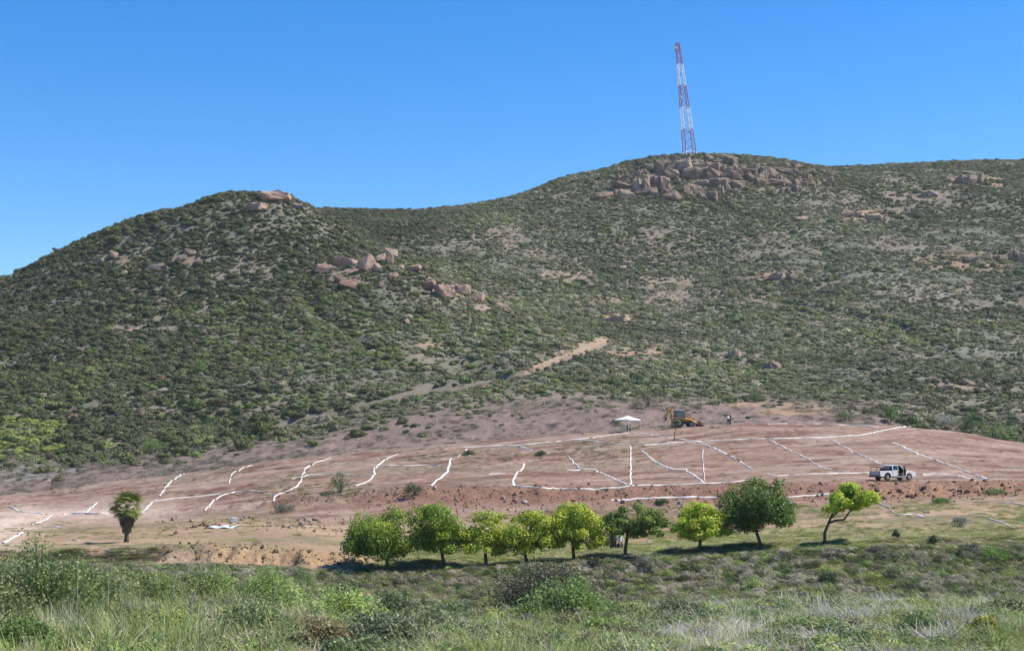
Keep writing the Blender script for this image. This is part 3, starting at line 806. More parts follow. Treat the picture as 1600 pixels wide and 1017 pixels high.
for (a, b, c_, d_, lab, bl, dk_) in [
 (432, 310, 42, 13, "long pink slab on the summit of the left hill", 1, 1), (397, 326, 32, 12, "pink slab just below the left hill's summit slab", 1, .95), (463, 322, 22, 10, "small dark-edged rock right of the left hill's summit slab", 0, .85),
 (540, 410, 42, 17, "sloping tan slab left of the round pink boulder", 0, 1), (570, 416, 28, 25, "large round pink boulder on the left spur", 0, .98), (589, 421, 15, 17, "egg-shaped boulder touching the large round pink one", 0, 1.03), (505, 421, 42, 18, "dark boulder left of the sloping tan slab", 0, .68), (545, 446, 52, 14, "low red slab under the round pink boulder", 0, .9), (533, 438, 22, 10, "dark rock lying on the low red slab", 0, .6),
 (611, 396, 24, 14, "pale boulder on top of the stacked pile", 0, 1.15), (594, 406, 24, 13, "pale wedge boulder left in the stacked pile", 0, 1.15), (609, 410, 16, 15, "pale boulder at the foot of the stacked pile", 0, 1.15), (618, 402, 12, 10, "pale boulder right in the stacked pile", 0, 1.1), (645, 421, 22, 12, "pale flat boulder right of the stacked pile", 0, 1.12), (625, 419, 13, 7, "small pale stone between the pile and the flat boulder", 0, 1.1), (613, 433, 20, 9, "tan stone below the stacked pile", 0, 1.0), (595, 448, 12, 11, "tan stone standing below the round pink boulder", 0, 1.0),
 (669, 447, 20, 16, "grey-brown boulder at the left of the lower cluster", 0, .85), (697, 457, 28, 20, "biggest red-brown boulder in the lower cluster", 1, .82), (723, 455, 24, 15, "pale streaked boulder at the right of the lower cluster", 1, 1.0), (748, 468, 24, 13, "tan boulder below the lower cluster", 0, .98), (779, 477, 20, 9, "last flat boulder at the lower right of the spur", 0, 1.0), (476, 390, 13, 9, "single round grey boulder high on the spur", 0, .95)]:
    boulder(a, b, c_ * 1.06, d_ * 1.08, lab, SP, bl, dk_ * 1.22, PINK, rise=.55)
LH = "boulders across the left hill face"
for (a, b, c_, d_, lab, dk_) in [(155, 408, 24, 13, "dark boulder at the left of the hill's left face", .75), (178, 400, 20, 13, "brown boulder right of the dark one on the left face", .85), (283, 405, 26, 10, "flat pink boulder left of a pair on the left face", .95), (298, 397, 24, 12, "pink boulder, upper of the pair on the left face", .9), (243, 418, 38, 11, "long low tan rock on the left face", 1.05), (192, 429, 16, 8, "small pale rock left of the long low rock", 1.1), (199, 452, 13, 6, "small pale flat stone lowest on the left face", 1.1)]:
    boulder(a, b, c_, d_, lab, LH, False, dk_ * 1.12, rise=.5)
RH = "boulders across the right hill face"
for (a, b, c_, d_, lab, dk_) in [(981, 415, 13, 12, "square brown boulder of the pair in the hollow", .9), (972, 419, 11, 8, "pale stone left of the square brown boulder", 1.2), (1021, 413, 8, 6, "lone white stone right of the pair in the hollow", 1.25), (941, 369, 14, 6, "pale flat stone high in the hollow", 1.15), (962, 384, 10, 5, "small white stone below the pale flat stone", 1.25),
 (1250, 343, 19, 9, "pale tilted slab on the right hill below the knoll", 1.1), (1261, 334, 12, 7, "white stone above the pale tilted slab", 1.25), (1323, 336, 18, 9, "red-brown rock at the left of the small outcrop", .85), (1362, 340, 26, 14, "red-brown boulder at the right of the small outcrop", .85), (1340, 337, 18, 7, "thin rock in the middle of the small outcrop", .95),
 (1500, 282, 20, 13, "left block of the small cliff near the right skyline", .85), (1518, 282, 15, 15, "middle block of the small cliff near the right skyline", .95), (1533, 281, 13, 15, "right block of the small cliff near the right skyline", .8), (1455, 304, 30, 10, "jagged rock ledge below the small cliff", .95),
 (1520, 405, 22, 11, "leftmost rock of the outcrop at the right edge", .95), (1545, 404, 20, 11, "second rock of the outcrop at the right edge", .9), (1565, 405, 18, 13, "third rock of the outcrop at the right edge", .85), (1585, 402, 20, 17, "dark tall rock of the outcrop at the right edge", .7), (1598, 404, 14, 15, "rock cut by the right edge of the picture", .8),
 (1215, 432, 22, 11, "tan rock at the left of the ledge in mid slope", .95), (1240, 434, 24, 11, "tan rock at the right of the ledge in mid slope", 1.0), (1148, 554, 18, 14, "pink pointed boulder with a dark foot low on the right slope", .95), (1209, 574, 24, 14, "dark overhanging boulder low on the right slope", .7), (1041, 534, 16, 6, "pale flat stone above the orange track", 1.1), (965, 500, 34, 13, "broad orange-tan rock in the hollow", 1.0), (1000, 547, 14, 7, "pale stone at the upper end of the orange track", 1.1), (975, 551, 16, 5, "flat pale stone beside the upper orange track", 1.15), (1480, 606, 26, 9, "low brown rock on the lower right slope", .85), (1515, 600, 26, 9, "low brown rock right of another on the lower right slope", .88)]:
    boulder(a, b, c_, d_, lab, RH, random.random() < .5, dk_ * 1.12, rise=.5)

# ---------------------------------------------------------------- chalk lines on the graded field
CHALK = plain_mat("chalk", (.68, .64, .59), .95, lo=.7, hi=1.12, scale=1.4, spec=.05)
def chalk(label, pts, wm=.34, z=.11, fray=.35, dmax=262):
    # densify in the picture, drop on the ground, smooth, sweep a low ragged bead
    q = []
    for (a, b) in zip(pts[:-1], pts[1:]):
        n = max(2, int(math.hypot(b[0] - a[0], (b[1] - a[1]) * 2) / 2.0))
        for k in range(n): q.append((a[0] + (b[0] - a[0]) * k / n, a[1] + (b[1] - a[1]) * k / n))
    q.append(pts[-1])
    G = np.array([ground(a, b, 126, dmax)[:] for a, b in q])
    for _ in range(3):
        G[1:-1] = (G[:-2] + 2 * G[1:-1] + G[2:]) / 4
    # resample evenly
    L = np.concatenate([[0], np.cumsum(np.linalg.norm(np.diff(G[:, :2], axis=0), axis=1))])
    n = max(4, int(L[-1] / .35)); t = np.linspace(0, L[-1], n)
    X = np.interp(t, L, G[:, 0]); Y = np.interp(t, L, G[:, 1])
    sd = random.random() * 99
    X += (noise(t / 2.5, t * 0 + sd, 5) - .5) * .2; Y += (noise(t / 2.5, t * 0 + sd, 6) - .5) * .3
    T = np.stack([np.gradient(X), np.gradient(Y)], 1); T /= np.linalg.norm(T, axis=1, keepdims=True) + 1e-9
    Nn = np.stack([-T[:, 1], T[:, 0]], 1)
    Wd = wm * .54 * (1 - fray + 2 * fray * noise(t / .8, t * 0 + sd, 7)) * (.55 + .75 * noise(t / 5, t * 0 + sd, 8))
    rows = []
    for k, (off, up) in enumerate(((-1, -.03), (-.55, .75), (.55, .75), (1, -.03))):
        e = off * Wd * .5 * (1 + .4 * (noise(t / .5, t * 0 + sd + k, 9) - .5))
        xx = X + Nn[:, 0] * e; yy = Y + Nn[:, 1] * e
        rows.append(np.stack([xx, yy, height(xx, yy) + z * up + .02], 1))
    V = np.stack(rows, 1).reshape(-1, 3)
    i = np.arange(n - 1)[:, None] * 4 + np.arange(3)[None, :]
    Fq = np.stack([i, i + 1, i + 5, i + 4], -1).reshape(-1, 4)
    gap = noise(np.repeat(t[:-1], 3) / 2.2, np.tile(np.arange(3), n - 1) * .25 + sd, 12) > .07
    m = np_mesh("chalk_line", V, Fq[gap] if gap.sum() > 6 else Fq, True)
    return tag(link("chalk_line", m, CHALK), label, "chalk line", "white chalk lines marking out the field")
LINES = [
 ("white chalk line curving beside the dirt road at the far left", [(18, 792), (24, 797), (38, 800), (58, 802), (72, 804)], .4),
 ("white chalk line stepping down toward the bushes at the far left", [(82, 805), (73, 811), (62, 816), (50, 820)], .4),
 ("short level white line above the tall bushes at the left", [(66, 823), (84, 822), (96, 825)], .4),
 ("white line slanting behind the bushes in the left corner", [(36, 832), (22, 839), (6, 849)], .45),
 ("short white line climbing from the road, left of the palm", [(120, 803), (138, 799), (150, 786)], .4),
 ("thick white line starting right behind the palm crown", [(217, 802), (228, 796), (237, 784)], .5),
 ("white line high above the palm, climbing to the right", [(250, 775), (262, 757), (272, 748), (287, 740)], .45),
 ("white line right of the palm ending above the white block", [(320, 798), (334, 782), (350, 773), (367, 769)], .5),
 ("faint level line between the palm and the next slanting line", [(240, 783), (262, 780), (300, 777), (345, 772)], .28),
 ("white line left of the long bent one, high on the field", [(358, 756), (362, 741), (376, 733), (393, 727)], .4),
 ("long bent white line left of the round bush", [(517, 716), (495, 722), (476, 733), (472, 746), (465, 760), (448, 768), (430, 775), (427, 785)], .42),
 ("short side line crossing the long bent white line", [(455, 749), (470, 746), (483, 742)], .4),
 ("white line bending down to the right of the round bush", [(622, 710), (607, 715), (592, 725), (586, 731), (584, 742), (577, 752), (555, 760)], .42),
 ("level white bar branching right from the line by the round bush", [(589, 729), (610, 728), (634, 728)], .42),
 ("white line above the dark bush, upper short piece", [(730, 702), (721, 709), (715, 715)], .45),
 ("white line bending down above the dark bush", [(704, 717), (702, 728), (699, 738), (690, 746), (680, 752), (674, 760)], .5),
 ("thick white line curling down at the middle of the field", [(819, 724), (816, 732), (806, 740), (802, 752), (803, 760)], .5),
 ("short faint line in the weeds at the middle of the field", [(810, 697), (820, 701), (831, 706)], .35),
 ("white line leaving the green weeds and running down right", [(887, 712), (897, 724), (906, 732), (930, 735), (950, 744), (972, 754), (986, 759)], .42),
 ("short level white line touching the line out of the weeds", [(886, 734), (897, 735), (906, 735)], .4),
 ("straight white line down the field below the canopy", [(985, 697), (985, 720), (985, 742), (986, 759)], .42),
 ("white line running down right from below the canopy", [(1004, 705), (1018, 717), (1032, 727), (1052, 734), (1073, 734)], .45),
 ("lower white line continuing down to the field's bottom edge", [(1070, 733), (1080, 740), (1090, 747), (1101, 755)], .45),
 ("long white line curving down right below the backhoe", [(1090, 690), (1108, 697), (1125, 705), (1150, 717), (1164, 727), (1176, 734)], .46),
 ("faint upright line right of the straight line below the canopy", [(1097, 702), (1099, 725), (1101, 752)], .2),
 ("long white line along the upper field edge past the canopy", [(720, 699), (810, 696), (860, 691), (900, 687), (950, 681), (985, 676), (1015, 679), (1045, 684), (1090, 690)], .36),
 ("white line dipping under the canopy from the left", [(900, 687), (920, 689), (945, 692), (972, 696)], .36),
 ("long white line crossing the upper field to the right crest", [(1007, 696), (1050, 692), (1112, 689), (1175, 686), (1240, 685), (1287, 684), (1340, 681), (1375, 674), (1412, 667), (1432, 666)], .42),
 ("faint white line along the top of the field at the right", [(1200, 663), (1230, 662), (1290, 663), (1340, 665), (1372, 668)], .26),
 ("white line running down right above the dark green tree", [(1198, 686), (1225, 699), (1252, 712), (1280, 729), (1300, 735), (1328, 738)], .44),
 ("straight white line pointing down at the pickup's roof", [(1295, 686), (1315, 697), (1335, 707), (1360, 718), (1387, 730)], .46),
 ("long white line descending right of the pickup", [(1394, 691), (1427, 706), (1462, 720), (1492, 730), (1520, 741), (1543, 749)], .46),
 ("white line along the foot of the field above the tree row", [(800, 759), (827, 762), (882, 764), (936, 766), (963, 764), (988, 759), (1045, 758), (1100, 756), (1140, 754), (1190, 748)], .34),
 ("white line along the foot of the field left of the pickup", [(1200, 741), (1214, 744), (1250, 742), (1295, 740), (1358, 739)], .4),
 ("thick white line on the ground right of the pickup", [(1440, 742), (1462, 741), (1480, 742), (1500, 744), (1507, 747), (1542, 749)], .6),
 ("broken white line on the bank behind the right trees", [(955, 782), (980, 782), (1026, 778), (1075, 777), (1124, 778)], .4),
 ("white line on the red bank right of the dark green tree", [(1227, 778), (1248, 776), (1268, 775), (1296, 774)], .4),
 ("crooked white line on the terrace right of the forked tree", [(1369, 786), (1388, 793), (1401, 805), (1431, 804), (1445, 809)], .3),
 ("short white line on the terrace near the right edge", [(1544, 811), (1565, 817), (1588, 827)], .3),
 ("faint level line on the road edge just left of the palm", [(98, 804), (120, 803), (170, 802), (216, 801)], .22),
 ("faint level line between the bent line and the round bush", [(483, 742), (510, 741), (545, 742), (582, 744)], .2),
 ("faint level line right of the level white bar", [(634, 728), (660, 727), (698, 727)], .22),
 ("short white dash right of the line above the dark bush", [(764, 741), (775, 740), (790, 741)], .34),
 ("faint line from the lower field up to the long bent line", [(367, 769), (395, 767), (430, 774)], .22),
 ("white line at the far right of the terrace", [(1560, 786), (1582, 787), (1620, 791)], .3),
]
for (lab, pts, wm) in LINES: chalk(lab, pts, wm)

# ---------------------------------------------------------------- trees of the row
def leaf_tree(name, base, label, blobs, trunk_pts, rad, tint, tint2, leaves=5200, leaf=.15, group="row of shade trees on the terrace", limbs=6, cat="tree"):
    """base: world foot; blobs: (dx, dy, z, rx, ry, rz) crown masses; trunk_pts relative to the foot"""
    t = empty(name, base)
    tag(t, label, cat, group)
    mb = MB()
    top = Vector(trunk_pts[-1])
    nP = len(trunk_pts)
    mb.tube(trunk_pts, [rad * (1 - .45 * k / (nP - 1)) for k in range(nP)], 9)
    tr = mb.build("trunk", BARK, t, smooth=True)
    cens = []
    for (x, y, z, rx, ry, rz) in blobs:
        nb = max(4, int(9 * (rx * rz) / 2.2))
        for k in range(nb):
            d = np.random.default_rng(random.randrange(10**6)).normal(0, 1, 3); d /= np.linalg.norm(d)
            q = random.uniform(.45, .88)
            if d[2] < -.35: d[2] *= .55
            cens.append((Vector((x + d[0] * rx * q, y + d[1] * ry * q, z + d[2] * rz * q)), random.uniform(.42, .6) * min(rx, rz) ** .8))
    lm = MB()
    for k in range(limbs):
        c, _ = cens[int(k * len(cens) / limbs)]
        st = Vector(trunk_pts[-2]).lerp(top, random.uniform(.2, 1.0))
        mid = st.lerp(c, .5) + Vector((random.uniform(-.2, .2), random.uniform(-.2, .2), random.uniform(.0, .3)))
        lm.tube([st, mid, c], [rad * .5, rad * .34, rad * .12], 6)
    lm.build("limb", BARK, tr, smooth=True)
    wts = np.array([q ** 2 for _, q in cens]); wts = (wts / wts.sum() * leaves * 1.75).astype(int)
    P, N = [], []
    for (c, q), k in zip(cens, wts):
        d, rr = dome_points(max(k, 8), .45, low=-.8)
        # ragged lobes
        rr = rr * (.75 + .5 * noise(d[:, 0] * 2.2 + c.x * 3, d[:, 1] * 2.2 + d[:, 2] * 2 + c.z, 77))
        P.append(d * (rr * q)[:, None] * np.array([1.1, 1.1, .82]) + np.array(c)); N.append(d * .7 + np.array([0, 0, .5]))
    P = np.concatenate(P); N = np.concatenate(N)
    V, Fq = leaf_quads(P, N, leaf, 1.0, .5)
    m = np_mesh("crown", V, Fq, False)
    zt = (P[:, 2] - P[:, 2].min()) / np.ptp(P[:, 2])
    mixv = np.clip(fbm(P[:, 0] / .9 + base[0], P[:, 1] / .9 + P[:, 2] / .8, 66, 3) * 2.2 - .6 + rng.normal(0, .12, len(P)), 0, 1)
    cl = np.array(tint)[None] * (1 - mixv[:, None]) + np.array(tint2)[None] * mixv[:, None]
    at = m.attributes.new("leafcol", 'FLOAT_COLOR', 'FACE')
    cc = np.ones((len(P), 4), np.float32); cc[:, :3] = cl * 1.14 * rng.uniform(.8, 1.2, (len(P), 1)); at.data.foreach_set("color", cc.ravel())
    link("crown", m, TLEAF, t)
    return t
def tleaf():
    m, t, p, out = nodes_mat("tree_leaf")
    a = t.nodes.new("ShaderNodeAttribute"); a.attribute_name = "leafcol"
    t.links.new(a.outputs['Color'], p.inputs['Base Color'])
    p.inputs['Roughness'].default_value = .45; p.inputs['Specular IOR Level'].default_value = .3
    tr = t.nodes.new("ShaderNodeBsdfTranslucent"); mx = t.nodes.new("ShaderNodeMixShader"); mx.inputs[0].default_value = .35
    t.links.new(a.outputs['Color'], tr.inputs[0]); t.links.new(p.outputs[0], mx.inputs[1]); t.links.new(tr.outputs[0], mx.inputs[2]); t.links.new(mx.outputs[0], out.inputs[0])
    return m
TLEAF = tleaf()
DG, MG, YG_, LG = lin(84, 110, 36), lin(130, 148, 48), lin(184, 190, 68), lin(148, 166, 56)
def row_tree(ub, vb, d, u0, u1, vt, vbot, label, c1, c2, lean=0, leaves=10500, blobs=None, name="shade_tree", fork=None):
    base = on_d(ub, d); s = d / F
    base.z -= .08
    zz = lambda v: (px_ray(ub, v)[1]) * d - base.z
    xx = lambda u_: (u_ - ub) * s
    cx = xx((u0 + u1) / 2); rx = (u1 - u0) / 2 * s * 1.1; zt, zb = zz(vt + 2), zz(vbot + 13)
    rz = (zt - zb) / 2; zc = (zt + zb) / 2
    if blobs is None:
        j = lambda q: random.uniform(-q, q)
        blobs = [(cx + j(.3), 0, zc + rz * .12, rx * random.uniform(.78, .9), rx * .85, rz * .9)]
        for q in range(8):
            an = q * .785 + j(.35); rr_ = random.uniform(.5, .66)
            blobs.append((cx + math.cos(an) * rx * .55, math.sin(an) * rx * .5, zb + rz * random.uniform(.40, 1.05), rx * rr_, rx * rr_, rz * random.uniform(.42, .6)))
        blobs.append((cx + j(.5) * rx, j(.4), zt - rz * .4, rx * .45, rx * .45, rz * .42))
    b1, b2 = random.uniform(-.14, .14), random.uniform(-.22, .22)
    tp = fork or [(0, 0, -.2), (lean * .4 + b1, 0, zb * .6), (lean + b2, .05, zb + rz * .35), (lean + cx * .4 + b1, .1, zc)]
    return leaf_tree(name, base, label, blobs, tp, .17, c1, c2, leaves)
row_tree(606, 887, 120.2, 540, 641, 783, 868, "broad dark green tree at the left end of the row", DG, LG)
row_tree(692, 876, 121.2, 630, 736, 783, 860, "second tree of the row, dark with bright tufts on top", DG, LG)
row_tree(757, 881, 120.4, 716, 800, 796, 862, "small yellow-green tree, third from the left of the row", MG, YG_, leaves=7500)
row_tree(822, 876, 120.8, 776, 866, 791, 858, "yellow-green tree fourth from the left of the row", MG, YG_, leaves=8000)
row_tree(896, 872, 121, 848, 946, 783, 851, "bright yellow-topped tree fifth from the left of the row", MG, YG_)
row_tree(978, 868, 121, 932, 1042, 782, 836, "dull green rounded tree above the person in white", lin(92, 110, 50), lin(134, 150, 62))
row_tree(1094, 858, 121.4, 1055, 1132, 778, 835, "small bright yellow-green tree left of the darkest tree", lin(152, 168, 50), lin(192, 200, 70), leaves=8000)
row_tree(1190, 853, 121.6, 1124, 1240, 746, 826, "tallest, darkest green tree of the row", lin(68, 92, 36), lin(104, 130, 48), lean=-.3, leaves=12500)
# last tree: one leaning trunk, a dark tuft over the trunk, a bigger pale crown on a side branch
def fork_tree():
    d = 121.8; ub = 1288; base = on_d(ub, d); base.z -= .1; s = d / F
    z = lambda v: px_ray(ub, v)[1] * d - base.z
    X = lambda u_: (u_ - ub) * s
    t = leaf_tree("shade_tree", base, "leaning forked tree with two pale green crowns at the right end", [(X(1298), -.3, z(790), 24 * s, 25 * s, 21 * s), (X(1338), .6, z(777), 30 * s, 32 * s, 28 * s), (X(1348), .8, z(788), 20 * s, 24 * s, 19 * s), (X(1322), .4, z(785), 20 * s, 24 * s, 20 * s)],
        [(0, 0, -.2), (X(1289), 0, z(832)), (X(1296), 0, z(815)), (X(1303), 0, z(800))], .14, lin(140, 160, 46), lin(190, 200, 74), 8000)
    MB().tube([(X(1295), 0, z(817)), (X(1306), .1, z(813)), (X(1320), .3, z(812)), (X(1334), .5, z(795))], [.11, .1, .09, .05], 7).build("branch", BARK, t, smooth=True)
fork_tree()

# young tree in front of the backhoe
yb = ground(1054, 689, 170, 250); yd = yb.y; ys_ = yd / F
leaf_tree("young_tree", yb, "thin grey-green sapling standing in front of the backhoe", [(.1, 0, 26 * ys_, 7 * ys_, 7 * ys_, 8 * ys_)], [(-.1, 0, -.1), (.0, 0, 8 * ys_), (.15, 0, 17 * ys_), (.1, 0, 25 * ys_)], .07, lin(118, 128, 98), lin(146, 152, 122), 700, .2, None, 4)

# ---------------------------------------------------------------- palm
PALMG = leaf_mat("palm_frond", .45, .2, .7, 1.25, fixed=lin(122, 132, 68), scale=1.2)
PALMD = leaf_mat("dead_frond", .9, .1, .6, 1.2, fixed=lin(112, 98, 84), scale=1.5)
PALMY = leaf_mat("yellow_frond", .7, .2, .8, 1.2, fixed=lin(186, 164, 96), scale=1.5)
def fan_mesh(name, seed, mat, stem, rad, spread, droop):
    r = np.random.default_rng(seed); V, Fs = [], []
    V += [(0, -.025, 0), (0, .025, 0), (stem, .02, 0), (stem, -.02, 0)]; Fs.append((0, 1, 2, 3))
    nb = 19
    for k in range(nb):
        a = (k / (nb - 1) - .5) * spread + r.uniform(-.05, .05)
        L = rad * r.uniform(.82, 1.05); wv = .04
        d = np.array([math.cos(a), math.sin(a), 0]); s = np.array([-math.sin(a), math.cos(a), 0]) * wv
        p0 = np.array([stem * .97, 0, 0]); p1 = p0 + d * L * .55 + np.array([0, 0, .04]); p2 = p0 + d * L + np.array([0, 0, -droop * L * r.uniform(.6, 1.3)])
        n = len(V); V += [p0 - s * .3, p0 + s * .3, p1 + s + np.array([0, 0, .03]), p1 - s, p2]
        Fs += [(n, n + 1, n + 2, n + 3), (n + 3, n + 2, n + 4)]
    m = bpy.data.meshes.new(name); m.from_pydata([tuple(p) for p in V], [], Fs); m.materials.append(mat)
    return m
def palm():
    d = 129.5; base = on_d(197.5, d); s = d / F; base.z -= .05
    t = empty("palm_tree", base); tag(t, "single fan palm with a grey skirt of dead fronds left on the terrace", "palm")
    z = lambda v: px_ray(197, v)[1] * d - base.z
    mb = MB(); H = z(793)
    mb.tube([(0, 0, -.2), (0, 0, .35), (0, 0, 1.2), (.02, 0, H * .8), (0, 0, H + .3)], [.3, .19, .17, .17, .16], 12)
    mb.build("trunk", plain_mat("palm_bark", (.10, .075, .055), .95, lo=.55, hi=1.3, scale=7, bump=.05), t, smooth=True)
    gm = [fan_mesh("frond", 500 + k, PALMG, .62 + .12 * k, 1.0, 2.7, .22) for k in range(3)]
    dm = [fan_mesh("dead_frond", 510 + k, PALMD, .5, .72, 1.9, .15) for k in range(3)]
    ym = fan_mesh("yellow_frond", 520, PALMY, .6, .75, 2.4, .3)
    def put(name, m, zz, az, el, roll, sc):
        o = link(name, m, None, t)
        o.location = (math.cos(az) * .14, math.sin(az) * .14, zz)
        o.rotation_mode = 'QUATERNION'
        o.rotation_quaternion = Quaternion((0, 0, 1), az) @ Quaternion((0, 1, 0), -el) @ Quaternion((1, 0, 0), roll)
        o.scale = (sc, sc, sc)
    for k in range(38):
        el = R(62) - R(100) * (k / 37.0) ** 1.0
        put("frond", gm[k % 3], H + .25 - .35 * k / 37, k * 2.39996 + random.uniform(-.2, .2), el + random.uniform(-.1, .1), random.uniform(-.5, .5), random.uniform(.8, 1.05))
    for k in range(64):
        f = k / 63.0
        put("dead_frond", dm[k % 3], H - .1 - f * (H - z(822)), k * 2.39996, R(-46) - R(34) * min(1, f * 1.6) + random.uniform(-.1, .1), random.uniform(-.9, .9), (1.05 - .42 * f) * random.uniform(.8, 1.0))
    for k in range(3): put("yellow_frond", ym, H + .0, -.9 + k * .35, R(-20 - 8 * k), random.uniform(-.4, .4), .85)
palm()

# ---------------------------------------------------------------- lattice tower on the knoll
RED = plain_mat("tower_red", (.42, .045, .055), .55, lo=.8, hi=1.15, scale=1)
WHT = plain_mat("tower_white", (.90, .89, .86), .5, lo=.9, hi=1.05, scale=1)
GALV = plain_mat("galvanised", (.45, .47, .5), .45, .4)
def tower():
    base = ground(1078, 243, 640, 720); d = base.y; s = d / F
    base.z -= 1.0
    t = empty("lattice_tower", base); tag(t, "red and white lattice mast rising from the rocky knoll", "tower")
    ax = lambda v: Vector(((1078 - (240 - v) * 18.0 / 176 - 1078) * s, 0, (px_ray(1078, v)[1] - px_ray(1078, 240)[1]) * d + 1.0))
    half = lambda v: np.interp(v, [65, 240], [2.5, 8.6]) * s
    bands = [(243, 234.5, WHT, 1), (234.5, 200, RED, 3), (200, 165.5, WHT, 3), (165.5, 131.5, RED, 4), (131.5, 98, WHT, 4), (98, 65, RED, 5)]
    cr = [(-1, -1), (1, -1), (1, 1), (-1, 1)]
    rotm = Matrix.Rotation(R(12), 3, 'Z')
    def corner(v, k):
        h = half(v); return ax(v) + rotm @ Vector((cr[k][0] * h, cr[k][1] * h * .9, 0))
    for (v0, v1, mat, nseg) in bands:
        e = MB(); lr = (.25 if mat is WHT else .18) * (.75 + .25 * (half(v0) / half(240)))
        e.tube([corner(v1 + .15, 0), corner(v1 + .15, 1)], .08, 5)
        e.tube([corner(v1 + .15, 1), corner(v1 + .15, 2)], .08, 5).tube([corner(v1 + .15, 2), corner(v1 + .15, 3)], .08, 5).tube([corner(v1 + .15, 3), corner(v1 + .15, 0)], .08, 5)
        sec = e.build("tower_section", mat, t)
        for k in range(4):
            MB().tube([corner(v0, k), corner(v1, k)], [lr, lr * .95], 6).build("leg", mat, sec)
            k2 = (k + 1) % 4
            for q in range(nseg):
                va = v0 + (v1 - v0) * q / nseg; vb = v0 + (v1 - v0) * (q + 1) / nseg
                a, b = (k, k2) if (q + k) % 2 else (k2, k)
                MB().tube([corner(va, a), corner(vb, b)], .085, 5).build("brace", mat, sec)
                if nseg >= 3 and v0 > 160: MB().tube([corner(va, b), corner(vb, a)], .06, 5).build("brace", mat, sec)
    MB().tube([ax(66), ax(59)], .05, 5).build("lightning_rod", GALV, t)
    def panel(v, du, dy, hh, mat=GALV):
        c = ax(v) + Vector((du * s, dy * s, 0)); MB().box(c, (.45, .3, hh)).tube([c, ax(v)], .07, 5).build("antenna_panel", mat, t, bevel=.03)
    for q in ((72, -3.6, 0, 2.2), (69, 0.6, -3.5, 2.2), (70, 3.2, 2.0, 2.2), (76, -4.5, 1.5, 1.8), (147, -6.6, 0, 2.6), (153, -7.2, -2, 2.2), (143, -6.0, 2, 1.8)): panel(*q)
    def drum(v, du, rr):
        c = ax(v) + Vector((du * s, -1.4, 0)); MB().tube([c, c + Vector((-.25, -.5, 0))], [rr, rr], 14).build("dish_antenna", WHT, t)
    drum(150, -5.2, .6); drum(74, -4.8, .7)
tower()

# ---------------------------------------------------------------- pickup
PAINT = plain_mat("white_paint", (.92, .87, .80), .3, lo=.93, hi=1.03, scale=1.5, spec=.5)
TAILGREY = plain_mat("grey_paint", (.42, .40, .39), .6, lo=.8, hi=1.1, scale=3)  # darker grey paint for the tailgate
BLACK = plain_mat("black_plastic", (.018, .018, .02), .6)
GLASS = plain_mat("dark_glass", (.02, .026, .03), .08, spec=.8)
TYRE = plain_mat("tyre_rubber", (.025, .024, .023), .85)
RIM = plain_mat("dusty_rim", (.36, .31, .27), .6, .2)
SEATM = plain_mat("dark_upholstery", (.03, .03, .034), .8)
AMBER = plain_mat("red_lens", (.35, .02, .02), .25)
CLEARL = plain_mat("headlamp_lens", (.7, .7, .68), .15)
STEEL = plain_mat("dark_steel", (.05, .045, .045), .6, .3)
NAVY = plain_mat("navy_cloth", (.022, .024, .05), .85)
def arch(cx, r, z0, n=7):
    """points of a wheel arch, left to right as an upper arc"""
    return [(cx - r * math.cos(math.pi * k / (n - 1)), z0 + r * math.sin(math.pi * k / (n - 1))) for k in range(n)]
def wheel(root, x, y, r, wd, rim_r=.24):
    e = MB(); e.tube([(x, y - wd / 2, r), (x, y - wd * .4, r), (x, y + wd * .4, r), (x, y + wd / 2, r)], [r * .9, r, r, r * .9], 22)
    wo_ = e.build("wheel", TYRE, root, smooth=False)
    s = -1 if y < 0 else 1
    f = y + s * wd / 2
    MB().tube([(x, f - s * .02, r), (x, f + s * .012, r)], [rim_r, rim_r * .9], 18).build("rim", RIM, wo_)
    MB().tube([(x, f + s * .01, r), (x, f + s * .03, r)], .06, 10).build("hub", BLACK, wo_)
